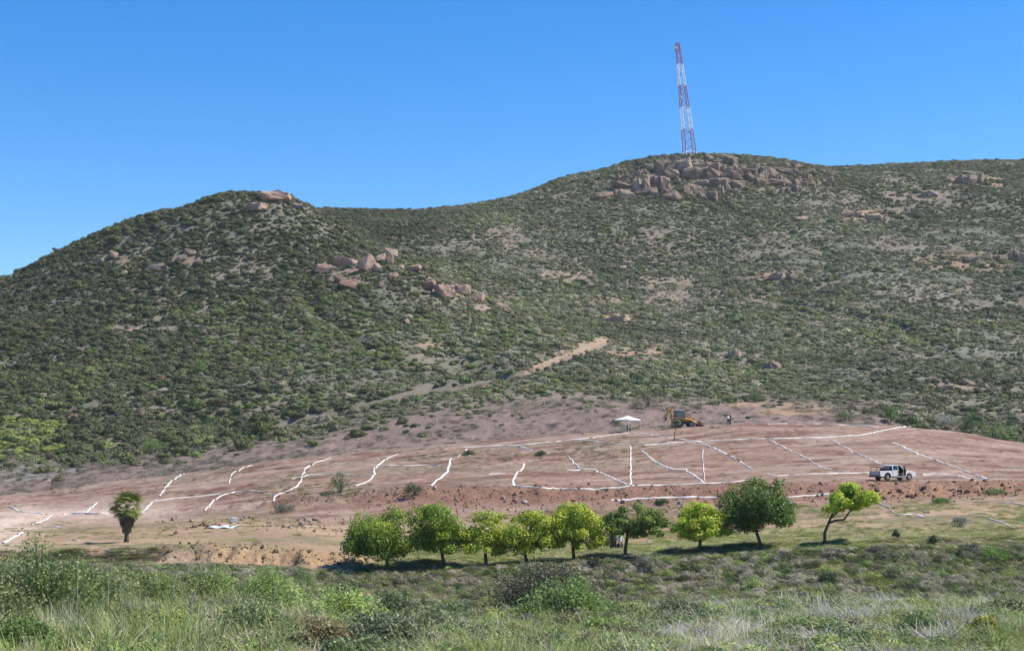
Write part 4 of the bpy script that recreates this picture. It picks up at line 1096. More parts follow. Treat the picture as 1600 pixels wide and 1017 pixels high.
def pickup():
    # rear wheel shows at photo (1387, 752), front wheel at (1423, 747)
    p0 = ground(1387, 752, 160, 200); p1 = ground(1424, 748, 160, 205)
    yaw = R(26)
    mid = p0 + Vector((math.cos(yaw), math.sin(yaw), 0)) * 1.5 + Vector((-math.sin(yaw), math.cos(yaw), 0)) * .8
    fx, fy = math.cos(yaw), math.sin(yaw)
    wx = [(mid.x + sx * fx * 1.55 - sy * fy * .75, mid.y + sx * fy * 1.55 + sy * fx * .75) for sx in (-1, 1) for sy in (-1, 1)]
    hz_ = [float(height(a, b)) for a, b in wx]
    mid.z = (max(hz_) + sum(hz_) / 4) / 2
    t = empty("pickup_truck", mid, yaw)
    t.rotation_euler[1] = -math.atan2((hz_[2] + hz_[3] - hz_[0] - hz_[1]) / 2, 3.1)
    t.rotation_euler[0] = 0
    tag(t, "white double-cab pickup with its front door open on the cut bank", "pickup")
    W = .9
    # front end
    fr = [(.82, .42), (1.15, .42)] + arch(1.58, .43, .42) + [(2.05, .42), (2.42, .40), (2.55, .55), (2.56, .80), (2.48, .96), (2.15, 1.05), (1.35, 1.12), (.82, 1.13)]
    MB().prism(fr, -W, W).build("front_body", PAINT, t, bevel=.025)
    MB().box((2.0, 0, 1.06), (.8, 1.2, .06), Matrix.Rotation(R(6), 3, 'Y')).build("bonnet", PAINT, t, bevel=.02)
    # cab behind the open door, with sill
    MB().prism([(-.78, .45), (.02, .45), (.02, 1.13), (-.78, 1.13)], -W, W).build("rear_door", PAINT, t, bevel=.02)
    MB().box((-.1, -W - .01, .98), (.16, .03, .035)).build("door_handle", BLACK, t)
    MB().box((.42, 0, .43), (.8, 1.74, .14)).build("sill", PAINT, t)
    MB().prism([(.02, .50), (.82, .50), (.82, 1.13), (.02, 1.13)], .55, W).build("far_door", PAINT, t)
    MB().box((.40, 0, .515), (.78, 1.1, .02)).build("cabin_floor", SEATM, t)
    for y in (-.4, .4):
        MB().box((.32, y, .70), (.5, .5, .2)).box((.10, y, 1.02), (.14, .48, .62), Matrix.Rotation(R(-10), 3, 'Y')).build("seat", SEATM, t, bevel=.03)
    MB().box((.80, 0, .98), (.1, 1.5, .28)).build("dashboard", BLACK, t)
    # greenhouse: roof, pillars, panes
    MB().prism([(-.72, 1.70), (-.55, 1.76), (.15, 1.78), (.42, 1.72), (.42, 1.68), (-.72, 1.66)], -.72, .72).build("roof", PAINT, t, bevel=.02)
    def pill(a, b, r=.045, m=PAINT): 
        MB().tube([a, b], r, 6).build("pillar", m, t)
    for s in (-1, 1):
        pill((-.78, s * .88, 1.12), (-.70, s * .70, 1.70), .06); pill((0.02, s * .88, 1.12), (0.0, s * .71, 1.70)); pill((.98, s * .86, 1.10), (.40, s * .69, 1.70), .045)
        MB().add([(-.70, s * .885, 1.13), (-.03, s * .885, 1.13), (-.05, s * .735, 1.66), (-.64, s * .735, 1.66)], [(0, 1, 2, 3)]) or None
    def pane(pts):
        n = len(pts); mm = MB(); V = [Vector(p) for p in pts]; nn = (V[1] - V[0]).cross(V[2] - V[0]).normalized() * .012
        mm.add([p + nn for p in V] + [p - nn for p in V], [tuple(range(n)), tuple(reversed(range(n, 2 * n)))] + [(i, (i + 1) % n, n + (i + 1) % n, n + i) for i in range(n)])
        return mm.build("window", GLASS, t)
    for s in (-1, 1): pane([(-.68, s * .87, 1.15), (-.04, s * .87, 1.15), (-.05, s * .74, 1.64), (-.62, s * .74, 1.64)])
    pane([(.08, .87, 1.15), (.88, .86, 1.15), (.42, .72, 1.66), (.06, .73, 1.66)])
    pane([(.97, -.80, 1.12), (.97, .80, 1.12), (.43, .66, 1.68), (.43, -.66, 1.68)])
    pane([(-.79, .78, 1.15), (-.79, -.78, 1.15), (-.71, -.64, 1.66), (-.71, .64, 1.66)])
    MB().prism([(-.78, 1.12), (-.02, 1.12), (-.02, 1.18), (-.78, 1.18)], -.89, -.83).build("window_frame", PAINT, t)
    # open front door, swung out on its front hinge
    dr = empty("hinge", (0, 0, 0)); C.objects.unlink(dr); bpy.data.objects.remove(dr)
    M = Matrix.Rotation(R(-62), 3, 'Z')
    e = MB(); e.box((0, 0, 0), (.82, .07, .62)); 
    door = e.build("open_door", BLACK, t, bevel=.02)
    door.rotation_euler = (0, 0, R(62)); door.location = (.82 - .41 * math.cos(R(62)), -.9 - .41 * math.sin(R(62)), .83)
    ow = MB().tube([(.40, 0, .30), (.12, .1, .82)], .03, 6).tube([(.12, .1, .82), (-.38, .1, .80)], .03, 6).tube([(-.38, .1, .80), (-.40, 0, .30)], .03, 6).build("door_frame", BLACK, door)
    MB().box((0, .04, .55), (.7, .012, .44)).build("door_glass", GLASS, door)
    MB().box((0, -.045, 0), (.8, .02, .6)).build("door_skin", PAINT, door)
    MB().box((.95, -1.02, 1.15), (.1, .18, .16)).build("wing_mirror", BLACK, t, bevel=.02)
    # bed
    bd = [(-2.62, .52), (-2.30, .45), (-1.98, .45)] + arch(-1.55, .43, .45) + [(-1.12, .45), (-.83, .45), (-.83, 1.12), (-2.62, 1.10)]
    for s in (-1, 1):
        MB().prism(bd, s * W, s * (W - .07)).build("bed_side", PAINT, t, bevel=.012)
    MB().box((-1.72, 0, .68), (1.76, 1.64, .05)).build("bed_floor", STEEL, t)
    MB().box((-.86, 0, .9), (.05, 1.64, .42)).build("bed_front", PAINT, t)
    MB().box((-2.63, 0, .80), (.06, 1.66, .56)).build("tailgate", TAILGREY, t, bevel=.015)
    MB().box((-2.74, 0, .50), (.16, 1.72, .18)).build("rear_bumper", STEEL, t, bevel=.03)
    MB().box((2.60, 0, .50), (.18, 1.78, .26)).build("front_bumper", PAINT, t, bevel=.05)
    MB().box((2.575, 0, .80), (.05, 1.1, .2)).build("grille", BLACK, t)
    for s in (-1, 1):
        MB().box((-2.635, s * .83, .88), (.08, .13, .34)).build("tail_light", AMBER, t)
        MB().box((2.50, s * .74, .83), (.14, .3, .17)).build("headlight", CLEARL, t, bevel=.03)
        MB().tube([(-1.98, s * .9, .42)] + [(-1.55 - .45 * math.cos(math.pi * k / 8), s * .905, .45 + .45 * math.sin(math.pi * k / 8)) for k in range(9)], .035, 6).build("fender_trim", BLACK, t)
    MB().box((0, 0, .40), (4.4, .9, .16)).build("chassis", STEEL, t)
    # pipe rack round the bed
    for (x, y) in ((-2.55, -.8), (-2.55, .8), (-1.7, -.8), (-1.7, .8)):
        MB().tube([(x, y, 1.08), (x, y, 1.55)], .03, 6).build("rack_post", STEEL, t)
    for y in (-.8, .8): MB().tube([(-2.55, y, 1.53), (-1.1, y, 1.5)], .03, 6).build("rack_rail", STEEL, t)
    MB().tube([(-2.55, -.8, 1.54), (-2.55, .8, 1.54)], .03, 6).build("rack_rail", STEEL, t)
    for (x, y) in ((-1.55, -.78), (-1.55, .78), (1.58, -.78), (1.58, .78)): wheel(t, x, y, .37, .25)
    # load in the bed: a thing of its own
    Mw = Matrix.Translation(mid) @ t.rotation_euler.to_matrix().to_4x4()
    o = link("load_bundle", BLOCK[1].copy()); o.data.materials.clear(); o.data.materials.append(NAVY)
    o.matrix_world = Mw @ Matrix.Translation((-1.25, -.1, 1.08)) @ Matrix.Diagonal((.48, .7, .5, 1))
    tag(o, "dark blue bundle piled in the bed behind the pickup's cab", "bundle")
pickup()

# ---------------------------------------------------------------- backhoe loader
YEL = plain_mat("machine_yellow", (.62, .29, .035), .5, lo=.75, hi=1.1, scale=2)
YELP = plain_mat("faded_yellow", (.66, .40, .12), .55, lo=.75, hi=1.1, scale=2)
RUST = plain_mat("rusty_steel", (.24, .10, .065), .8, lo=.6, hi=1.3, scale=3)
CABB = plain_mat("cab_frame", (.05, .055, .06), .5)
CABR = plain_mat("cab_roof", (.62, .66, .72), .4)
BGLASS = plain_mat("blue_glass", (.03, .05, .09), .06, spec=.8)
def backhoe():
    base = ground(1062, 668, 232, 262); d = base.y; yaw = R(8)
    base = on_d(1064, d); 
    t = empty("backhoe_loader", base, yaw); tag(t, "yellow backhoe loader parked at the top of the field", "backhoe")
    MB().prism([(-.9, .55), (2.3, .55), (2.35, .8), (-.9, .95)], -.42, .42).build("chassis", STEEL, t, bevel=.03)
    MB().prism([(.75, .85), (2.3, .8), (2.38, 1.25), (2.2, 1.55), (.75, 1.72)], -.48, .48).build("bonnet", YEL, t, bevel=.06)
    MB().box((2.37, 0, 1.08), (.06, .7, .4)).build("radiator_grille", BLACK, t)
    MB().tube([(1.25, .3, 1.6), (1.25, .3, 2.35)], .05, 8).build("exhaust_pipe", RUST, t)
    MB().tube([(1.75, -.2, 1.55), (1.75, -.2, 2.0)], .045, 8).build("air_intake", STEEL, t)
    # cab
    MB().box((-.1, 0, 1.1), (1.5, 1.4, .3)).build("cab_floor", CABB, t, bevel=.03)
    for (x, y) in ((-.78, -.66), (-.78, .66), (.62, -.62), (.62, .62)): MB().box((x, y, 1.95), (.09, .09, 1.6)).build("cab_post", CABB, t)
    MB().box((-.08, 0, 2.78), (1.62, 1.5, .14)).build("cab_roof", CABR, t, bevel=.05)
    for y in (-.64, .64): MB().box((-.08, y, 2.0), (1.3, .02, 1.36)).build("side_window", BGLASS, t)
    MB().box((.62, 0, 2.0), (.02, 1.15, 1.36)).build("windscreen", BGLASS, t); MB().box((-.78, 0, 2.0), (.02, 1.2, 1.36)).build("rear_window", BGLASS, t)
    MB().box((-.2, 0, 1.5), (.5, .5, .5)).box((-.42, 0, 1.9), (.12, .5, .6)).build("operator_seat", SEATM, t)
    # wheels
    for y in (-.82, .82): wheel(t, -.35, y, .74, .46, .4)
    for y in (-.74, .74): wheel(t, 1.75, y, .5, .34, .27)
    for y in (-.82, .82):
        MB().tube([(-1.15, y, 1.0)] + [(-.35 - .84 * math.cos(math.pi * k / 8), y, .74 + .84 * math.sin(math.pi * k / 8)) for k in range(1, 8)], .06, 6).build("mudguard", YEL, t)
    # loader
    for y in (-.62, .62):
        MB().tube([(.55, y, 1.45), (1.6, y, 1.25), (2.6, y, .75), (3.0, y, .42)], [.1, .12, .11, .09], 6).build("loader_arm", YEL, t)
        MB().tube([(.8, y * .95, .85), (1.9, y * .95, 1.05)], .06, 6).build("lift_ram", STEEL, t)
    bk = [(2.95, .05), (3.85, .08), (3.88, .14), (3.2, .22), (3.02, .5), (3.1, .98), (3.02, 1.02), (2.88, .5)]
    MB().prism(bk, -1.15, 1.15).build("front_bucket", RUST, t)
    for s in (-1, 1): MB().prism([(2.95, .06), (3.85, .1), (3.12, .98)], s * 1.15, s * 1.12).build("bucket_cheek", RUST, t)
    # hoe
    MB().box((-1.1, 0, .85), (.3, 1.3, .8)).build("hoe_mount", YEL, t, bevel=.03)
    MB().tube([(-1.2, 0, .95), (-1.5, 0, 1.8), (-1.35, 0, 2.75), (-1.25, 0, 3.15)], [.17, .2, .16, .1], 6).build("hoe_boom", YELP, t)
    MB().tube([(-1.2, 0, 3.2), (-1.9, 0, 2.55), (-2.6, 0, 1.75)], [.13, .17, .1], 6).build("hoe_dipper", YEL, t)
    MB().tube([(-1.4, .0, 2.3), (-1.95, 0, 2.75)], .07, 6).build("hoe_ram", STEEL, t)
    MB().prism([(-2.95, 1.45), (-2.55, 1.75), (-2.15, 1.6), (-2.2, 1.15), (-2.6, .95), (-2.55, 1.1), (-2.35, 1.25), (-2.4, 1.5)], -.35, .35).build("hoe_bucket", RUST, t)
    for y in (-.55, .55):
        MB().tube([(-1.15, y, 1.0), (-1.25, y * 1.6, .1)], .08, 6).box((-1.25, y * 1.6, .05), (.4, .35, .06)).build("stabiliser_leg", YELP, t)
backhoe()

# ---------------------------------------------------------------- pop-up canopy
CLOTH = plain_mat("white_cloth", (.88, .86, .82), .8, lo=.96, hi=1.02, scale=2, spec=.2)
def canopy():
    d = ground(983, 674, 215, 262).y
    base = on_d(982, d); 
    t = empty("canopy_tent", base, R(45)); tag(t, "white pop-up canopy standing at the upper field edge", "canopy")
    h = 1.5
    pk = 2.55; ev = 1.95
    n = 6; V, Fs = [], []
    cor = [Vector((-h, -h, ev)), Vector((h, -h, ev)), Vector((h, h, ev)), Vector((-h, h, ev))]
    mb = MB()
    for k in range(4):
        a, b = cor[k], cor[(k + 1) % 4]
        for i in range(n):
            for (q0, q1) in ((i / n, (i + 1) / n),):
                p0 = a.lerp(b, q0); p1 = a.lerp(b, q1)
                sag = lambda q: Vector((0, 0, -.06 * math.sin(math.pi * q)))
                m0 = p0.lerp(Vector((0, 0, pk)), .5) + Vector((0, 0, -.05)); m1 = p1.lerp(Vector((0, 0, pk)), .5) + Vector((0, 0, -.05))
                mb.add([p0, p1, m1, m0], [(0, 1, 2, 3)]); mb.add([m0, m1, (0, 0, pk)], [(0, 1, 2)])
                # valance
                lo = Vector((0, 0, -.16 - .04 * ((i % 2))))
                mb.add([p0 + lo, p1 + lo, p1, p0], [(0, 1, 2, 3)])
    mb.build("canopy_roof", CLOTH, t)
    for c in cor:
        zz = float(height(*(Matrix.Translation(base) @ Matrix.Rotation(R(45), 4, 'Z') @ c)[:2])) - base.z
        MB().tube([(c.x, c.y, zz - .03), (c.x, c.y, ev)], .03, 6).build("leg", GALV if c.y > 0 else WHT, t)
    for k in range(4):
        a, b = cor[k] * .98, cor[(k + 1) % 4] * .98
        MB().tube([a, a.lerp(b, .5) + Vector((0, 0, -.22)), b], .015, 5).build("truss_bar", GALV, t)
    return base
cb = canopy()

# ---------------------------------------------------------------- people
SKINM = plain_mat("skin", (.28, .15, .10), .6)
HAIR = plain_mat("hair", (.012, .010, .009), .7)
WSHIRT = plain_mat("white_shirt", (.78, .78, .76), .8)
GSHIRT = plain_mat("grey_shirt", (.42, .42, .42), .8)
BSHIRT = plain_mat("dark_blue_shirt", (.018, .022, .06), .8)
DTROU = plain_mat("dark_trousers", (.02, .019, .022), .85)
TTROU = plain_mat("tan_trousers", (.27, .21, .15), .85)
BTROU = plain_mat("blue_trousers", (.04, .06, .13), .85)
def person(base, rz, label, shirt, trou, seated=False, group=None, arms=0.0):
    """body grown from a joint skeleton; hair and clothes go with the body"""
    t = empty("person", base, rz); tag(t, label, "person", group)
    if seated:
        J = {'pel': (0, 0, .50), 'wai': (-.02, 0, .68), 'che': (-.03, 0, .90), 'neck': (-.01, 0, 1.08), 'head': (.03, 0, 1.20), 'top': (.03, 0, 1.28)}
        for s, q in (('l', 1), ('r', -1)):
            J.update({'hip' + s: (.02, q * .10, .50), 'kne' + s: (.44, q * .13, .50), 'ank' + s: (.40, q * .13, .09), 'toe' + s: (.56, q * .14, .04), 'sho' + s: (-.03, q * .19, 1.00), 'elb' + s: (.06, q * .26, .76), 'wri' + s: (.28, q * .16, .64), 'han' + s: (.36, q * .14, .62)})
    else:
        J = {'pel': (0, 0, .94), 'wai': (0, 0, 1.10), 'che': (0, 0, 1.30), 'neck': (0, 0, 1.47), 'head': (.02, 0, 1.58), 'top': (.02, 0, 1.67)}
        for s, q in (('l', 1), ('r', -1)):
            J.update({'hip' + s: (0, q * .10, .90), 'kne' + s: (.03 * q, q * .12, .49), 'ank' + s: (.02 * q, q * .13, .09), 'toe' + s: (.16 + .02 * q, q * .15, .04), 'sho' + s: (0, q * .19, 1.41), 'elb' + s: (-.02 + arms * .1, q * .26, 1.14), 'wri' + s: (.10 + arms * .2, q * (.25 - arms * .08), .90 + arms * .15), 'han' + s: (.13 + arms * .26, q * (.24 - arms * .1), .82 + arms * .17)})
    rad = {'pel': .14, 'wai': .125, 'che': .15, 'neck': .055, 'head': .10, 'top': .07, 'hip': .095, 'kne': .062, 'ank': .045, 'toe': .04, 'sho': .062, 'elb': .045, 'wri': .032, 'han': .03}
    names = list(J); ix = {k: i for i, k in enumerate(names)}
    ed = [('pel', 'wai'), ('wai', 'che'), ('che', 'neck'), ('neck', 'head'), ('head', 'top')]
    for s in 'lr': ed += [('pel', 'hip' + s), ('hip' + s, 'kne' + s), ('kne' + s, 'ank' + s), ('ank' + s, 'toe' + s), ('che', 'sho' + s), ('sho' + s, 'elb' + s), ('elb' + s, 'wri' + s), ('wri' + s, 'han' + s)]
    m = bpy.data.meshes.new("body"); m.from_pydata([J[k] for k in names], [(ix[a], ix[b]) for a, b in ed], [])
    o = bpy.data.objects.new("body", m); C.objects.link(o)
    sk = o.modifiers.new("skin", 'SKIN'); sk.use_smooth_shade = True
    for k in names:
        sv = m.skin_vertices[0].data[ix[k]]; r = rad.get(k, rad.get(k[:3])); sv.radius = (r, r); sv.use_root = (k == 'pel')
    ss = o.modifiers.new("sub", 'SUBSURF'); ss.levels = 1; ss.render_levels = 1
    dg = bpy.context.evaluated_depsgraph_get()
    me = bpy.data.meshes.new_from_object(o.evaluated_get(dg)); me.name = "body"
    bpy.data.objects.remove(o); bpy.data.meshes.remove(m)
    for mm in (SKINM, shirt, trou, DTROU): me.materials.append(mm)
    seg = [(a, b, Vector(J[a]), Vector(J[b])) for a, b in ed]
    for p in me.polygons:
        c = p.center; best = None
        for (a, b, A, B) in seg:
            q = max(0, min(1, (c - A).dot(B - A) / (B - A).length_squared)); dd = (c - A.lerp(B, q)).length
            if best is None or dd < best[0]: best = (dd, a, b, q)
        _, a, b, q = best
        p.use_smooth = True
        if a == 'ank' + a[-1:]: p.material_index = 3
        elif (a, b) == ('pel', 'wai') and q < .5 or a[:3] in ('hip', 'kne') or b[:3] == 'hip': p.material_index = 2
        elif a in ('pel', 'wai') or a[:3] == 'sho' or b[:3] == 'sho' or (a == 'che' and q < .75): p.material_index = 1
        else: p.material_index = 0
    link("body", me, None, t)
    bm = bmesh.new(); bmesh.ops.create_icosphere(bm, subdivisions=2, radius=.118)
    hd = Vector(J['head']) + Vector((-.015, 0, .045))
    for v in bm.verts:
        if v.co.x > .05: v.co.x = .05 + (v.co.x - .05) * .3
        if v.co.z < -.04: v.co.z = -.04
        v.co = v.co + hd
    hm = bpy.data.meshes.new("hair"); bm.to_mesh(hm); bm.free()
    link("hair", hm, HAIR, t)
    return t
def stand(u, v, d0, d1):
    return ground(u, v, d0, d1)
g1 = stand(1138, 664, 232, 262); g1.z += .0
person(g1, R(-60), "person in a white shirt standing beside one in dark blue", WSHIRT, DTROU, group="people on the site", arms=.6)
g2 = on_d(1143.5, g1.y + .4)
person(g2, R(-150), "person in dark blue clothes standing beside one in white", BSHIRT, BTROU, group="people on the site")
g3 = on_d(983, cb.y - .4)
person(g3, R(-70), "person in a pale shirt sitting under the white canopy", GSHIRT, DTROU, True, "people on the site")
def chair(base, rz, label):
    t = empty("folding_chair", base, rz); tag(t, label, "chair")
    MB().box((.05, 0, .40), (.46, .46, .04)).build("seat", DTROU, t); MB().box((-.2, 0, .72), (.04, .46, .42), Matrix.Rotation(R(-10), 3, 'Y')).build("backrest", DTROU, t)
    for x in (-.15, .25):
        for y in (-.2, .2): MB().tube([(x, y, -.02), (x, y, .4)], .015, 5).build("leg", STEEL, t)
chair(g3, R(-70), "dark folding chair under the white canopy")
g4 = on_d(969, 128.5)
person(g4, R(-80), "person in a white shirt sitting in the shade of the dull green tree", WSHIRT, TTROU, True, "people on the site")
def stump(base, r, h, label):
    t = empty("tree_stump", base); tag(t, label, "stump")
    mb = MB(); mb.tube([(0, 0, -.15), (0, 0, .1), (.02, 0, h * .5), (0, .02, h * .92), (.03, 0, h)], [r * 1.25, r * 1.02, r * .95, r, r * .6], 11); mb.build("trunk", BARK, t, smooth=False)
    for k in range(3): 
        a = k * 2.1; MB().tube([(0, 0, .12), (math.cos(a) * r * 1.3, math.sin(a) * r * 1.3, -.06)], [r * .35, r * .12], 6).build("root", BARK, t)
stump(on_d(969, 128.5) + Vector((0, .1, 0)), .3, .42, "low stump serving as a seat under the dull green tree")
stump(on_d(958, 128.6), .30, 1.45, "thick dark stump standing beside the person under the tree")

# ---------------------------------------------------------------- debris and stones on the terrace
PALEB = plain_mat("pale_sheet", (.62, .68, .70), .6, lo=.85, hi=1.05)
SLABM = plain_mat("white_block", (.78, .76, .70), .8, lo=.85, hi=1.05)
def sheet():
    p = ground(347, 826, 126, 160); s = p.y / F
    mb = MB()
    n = 10
    V, Fq = [], []
    for i in range(n):
        for j in range(4):
            xx = (i / (n - 1) - .5) * 40 * s + .25 * (j - 1.5) * (.6); yy = j * .55
            V.append((p.x + xx, p.y + yy, float(height(p.x + xx, p.y + yy)) + .09 + .07 * math.sin(i * 1.3 + j)))
    for i in range(n - 1):
        for j in range(3): Fq.append((i * 4 + j, (i + 1) * 4 + j, (i + 1) * 4 + j + 1, i * 4 + j + 1))
    m = np_mesh("plastic_sheet", np.array(V), np.array(Fq), True)
    o = link("plastic_sheet", m, PALEB); sd = o.modifiers.new("thick", 'SOLIDIFY'); sd.thickness = .03
    tag(o, "pale bluish sheet lying flat below the white block", "sheet")
sheet()
p = ground(365.5, 816, 126, 165)
o = MB().box((0, 0, 0), (.62, .5, .52)).box((.0, -.02, .27), (.5, .4, .05)).build("concrete_block", SLABM, None, p + Vector((0, 0, .22)), bevel=.03)
o.rotation_euler = (.05, .1, .3); tag(o, "white square block standing behind the pale bluish sheet", "block")
def stones(spec, label, group, tone, cat="stone", dmin=118, dmax=175):
    for (a, b, c_, d_) in spec:
        p = ground(a, b + d_ * .3, dmin, dmax); s = p.y / F
        o = link("stone", (ROUND + BLOCK)[random.randrange(10)])
        o.scale = (c_ * s * .58, (c_ + d_) * .28 * s, d_ * s * .62); o.location = p + Vector((0, .05, d_ * s * .3))
        o.rotation_euler = (random.uniform(-.3, .3), random.uniform(-.3, .3), random.uniform(0, 6.28))
        o["tint"] = [float(q) for q in np.array(tone) * random.uniform(.8, 1.15)]
        tag(o, label, cat, group)
BRN = lin(150, 124, 104, .85); PAL = lin(206, 192, 168, .85); WHS = lin(228, 222, 208, .9)
stones([(303, 823, 8, 5), (312, 820, 7, 5), (319, 819, 10, 5), (324, 822, 6, 4)], "brown stone in the heap left of the pale sheet", "stones left of the pale sheet", BRN)
stones([(382, 807, 5, 6), (378, 811, 8, 4), (390, 808, 9, 4), (396, 810, 8, 6)], "stone in the heap right of the white block", "stones right of the white block", PAL)
stones([(471, 818, 10, 8), (478, 812, 14, 6), (486, 815, 10, 6), (492, 812, 12, 5), (476, 808, 14, 4), (466, 812, 6, 4), (499, 815, 10, 4)], "tan stone in the heap in mid terrace", "stone heap in mid terrace", PAL)
stones([(552, 873, 12, 6), (560, 868, 10, 7), (570, 874, 12, 6), (578, 870, 9, 6), (540, 874, 10, 5), (592, 876, 8, 5), (548, 878, 8, 4)], "pale stone under the leftmost tree of the row", "pale stones under the leftmost tree", PAL, dmin=112)
stones([(1370, 765, 12, 8), (1374, 773, 10, 6), (1405, 766, 10, 6), (1421, 775, 12, 6), (1432, 773, 8, 6), (1444, 763, 10, 5), (1462, 765, 8, 5), (1500, 768, 10, 6), (1509, 769, 10, 6), (1390, 770, 8, 5), (1380, 778, 9, 5), (1535, 764, 6, 4)], "reddish stone on the bank below the pickup", "stones below the pickup", BRN, dmin=150)
stones([(1450, 800, 8, 3), (1445, 800, 5, 4), (1492, 783, 8, 4), (1407, 833, 4, 6), (1156, 890, 8, 7), (1013, 845, 11, 4), (119, 844, 14, 3), (790, 783, 7, 5), (787, 778, 4, 6), (820, 784, 12, 8), (808, 781, 8, 4), (1062, 786, 8, 6)], "pale stone lying alone on the terrace", "lone pale stones on the terrace", WHS, dmin=104)
stones([(1115, 667, 8, 4), (1122, 668, 6, 4), (1126, 667, 5, 3)], "white sack lying between the backhoe and the two people", "white sacks by the backhoe", WHS, "sack", 225, 262)

# ---------------------------------------------------------------- single shrubs
def leafy_shrub(name, base, wd, h, tint, label, group=None, leaves=1800, leaf=.13, stems=7, upright=0.0, tint2=None, cat="shrub"):
    t = empty(name, base); tag(t, label, cat, group)
    mb = MB(); tips = []
    for k in range(stems):
        a = random.uniform(0, 6.28); q = random.uniform(.1, .75) * wd / 2
        tip = Vector((math.cos(a) * q, math.sin(a) * q, h * random.uniform(.45, .92)))
        mid = tip * .5 + Vector((0, 0, h * .12)); mb.tube([(math.cos(a) * .05, math.sin(a) * .05, -.1), mid, tip], [.035 * h ** .5, .025 * h ** .5, .008], 5)
        tips.append((tip, mid))
    mb.build("stem", TWIG, t)
    P, N = [], []
    nc = 16 + int(wd * 5); per = max(20, leaves // nc)
    for k in range(nc):
        a = random.uniform(0, 6.28); q = math.sqrt(random.random()) * .8
        top = h * (1 - q ** 2.2) * random.uniform(.55, 1.0) * .86
        cr = random.uniform(.13, .24) * wd
        c = np.array([math.cos(a) * q * wd / 2, math.sin(a) * q * wd / 2, max(top, .12 * h)])
        d, rr = dome_points(per, .8, low=-.9)
        pp = d * rr[:, None] * np.array([cr, cr, min(cr * 1.1, h * .3) * (1 + upright)]) + c; pp[:, 2] = np.abs(pp[:, 2])
        P.append(pp); N.append(d * .7 + np.array([0, 0, .4]))
    P = np.concatenate(P); N = np.concatenate(N)
    V, Fq = leaf_quads(P, N, leaf, .55, .8)
    m = np_mesh("foliage", V, Fq, False)
    t2 = np.array(tint2 if tint2 else np.array(tint) * 1.3)
    mv = np.clip(fbm(P[:, 0] / .5, P[:, 1] / .5 + P[:, 2] / .4, 88, 3) * 2 - .5, 0, 1)[:, None]
    cl = (np.array(tint)[None] * (1 - mv) + t2[None] * mv) * 1.1
    at = m.attributes.new("leafcol", 'FLOAT_COLOR', 'FACE'); cc = np.ones((len(P), 4), np.float32); cc[:, :3] = cl * rng.uniform(.75, 1.25, (len(P), 1)); at.data.foreach_set("color", cc.ravel())
    link("foliage", m, TLEAF, t)
    return t
def shrub_at(name, u, d, vtop, wpx, tint, label, **kw):
    b = on_d(u, d); h = px_ray(u, vtop)[1] * d - b.z
    return leafy_shrub(name, b, wpx * d / F, max(h, .4), tint, label, **kw)
def shrub_v(name, u, vb, vtop, wpx, tint, label, d0, d1, **kw):
    b = ground(u, vb, d0, d1)
    return leafy_shrub(name, b, wpx * b.y / F, (vb - vtop) * b.y / F, tint, label, **kw)
GRN, LGRN, OLV, GRY, DKG, BRNG = lin(108, 122, 72), lin(146, 158, 96), lin(96, 96, 70), lin(124, 124, 104), lin(76, 88, 58), lin(128, 116, 78)
FGG = "shrubs of the near bank"
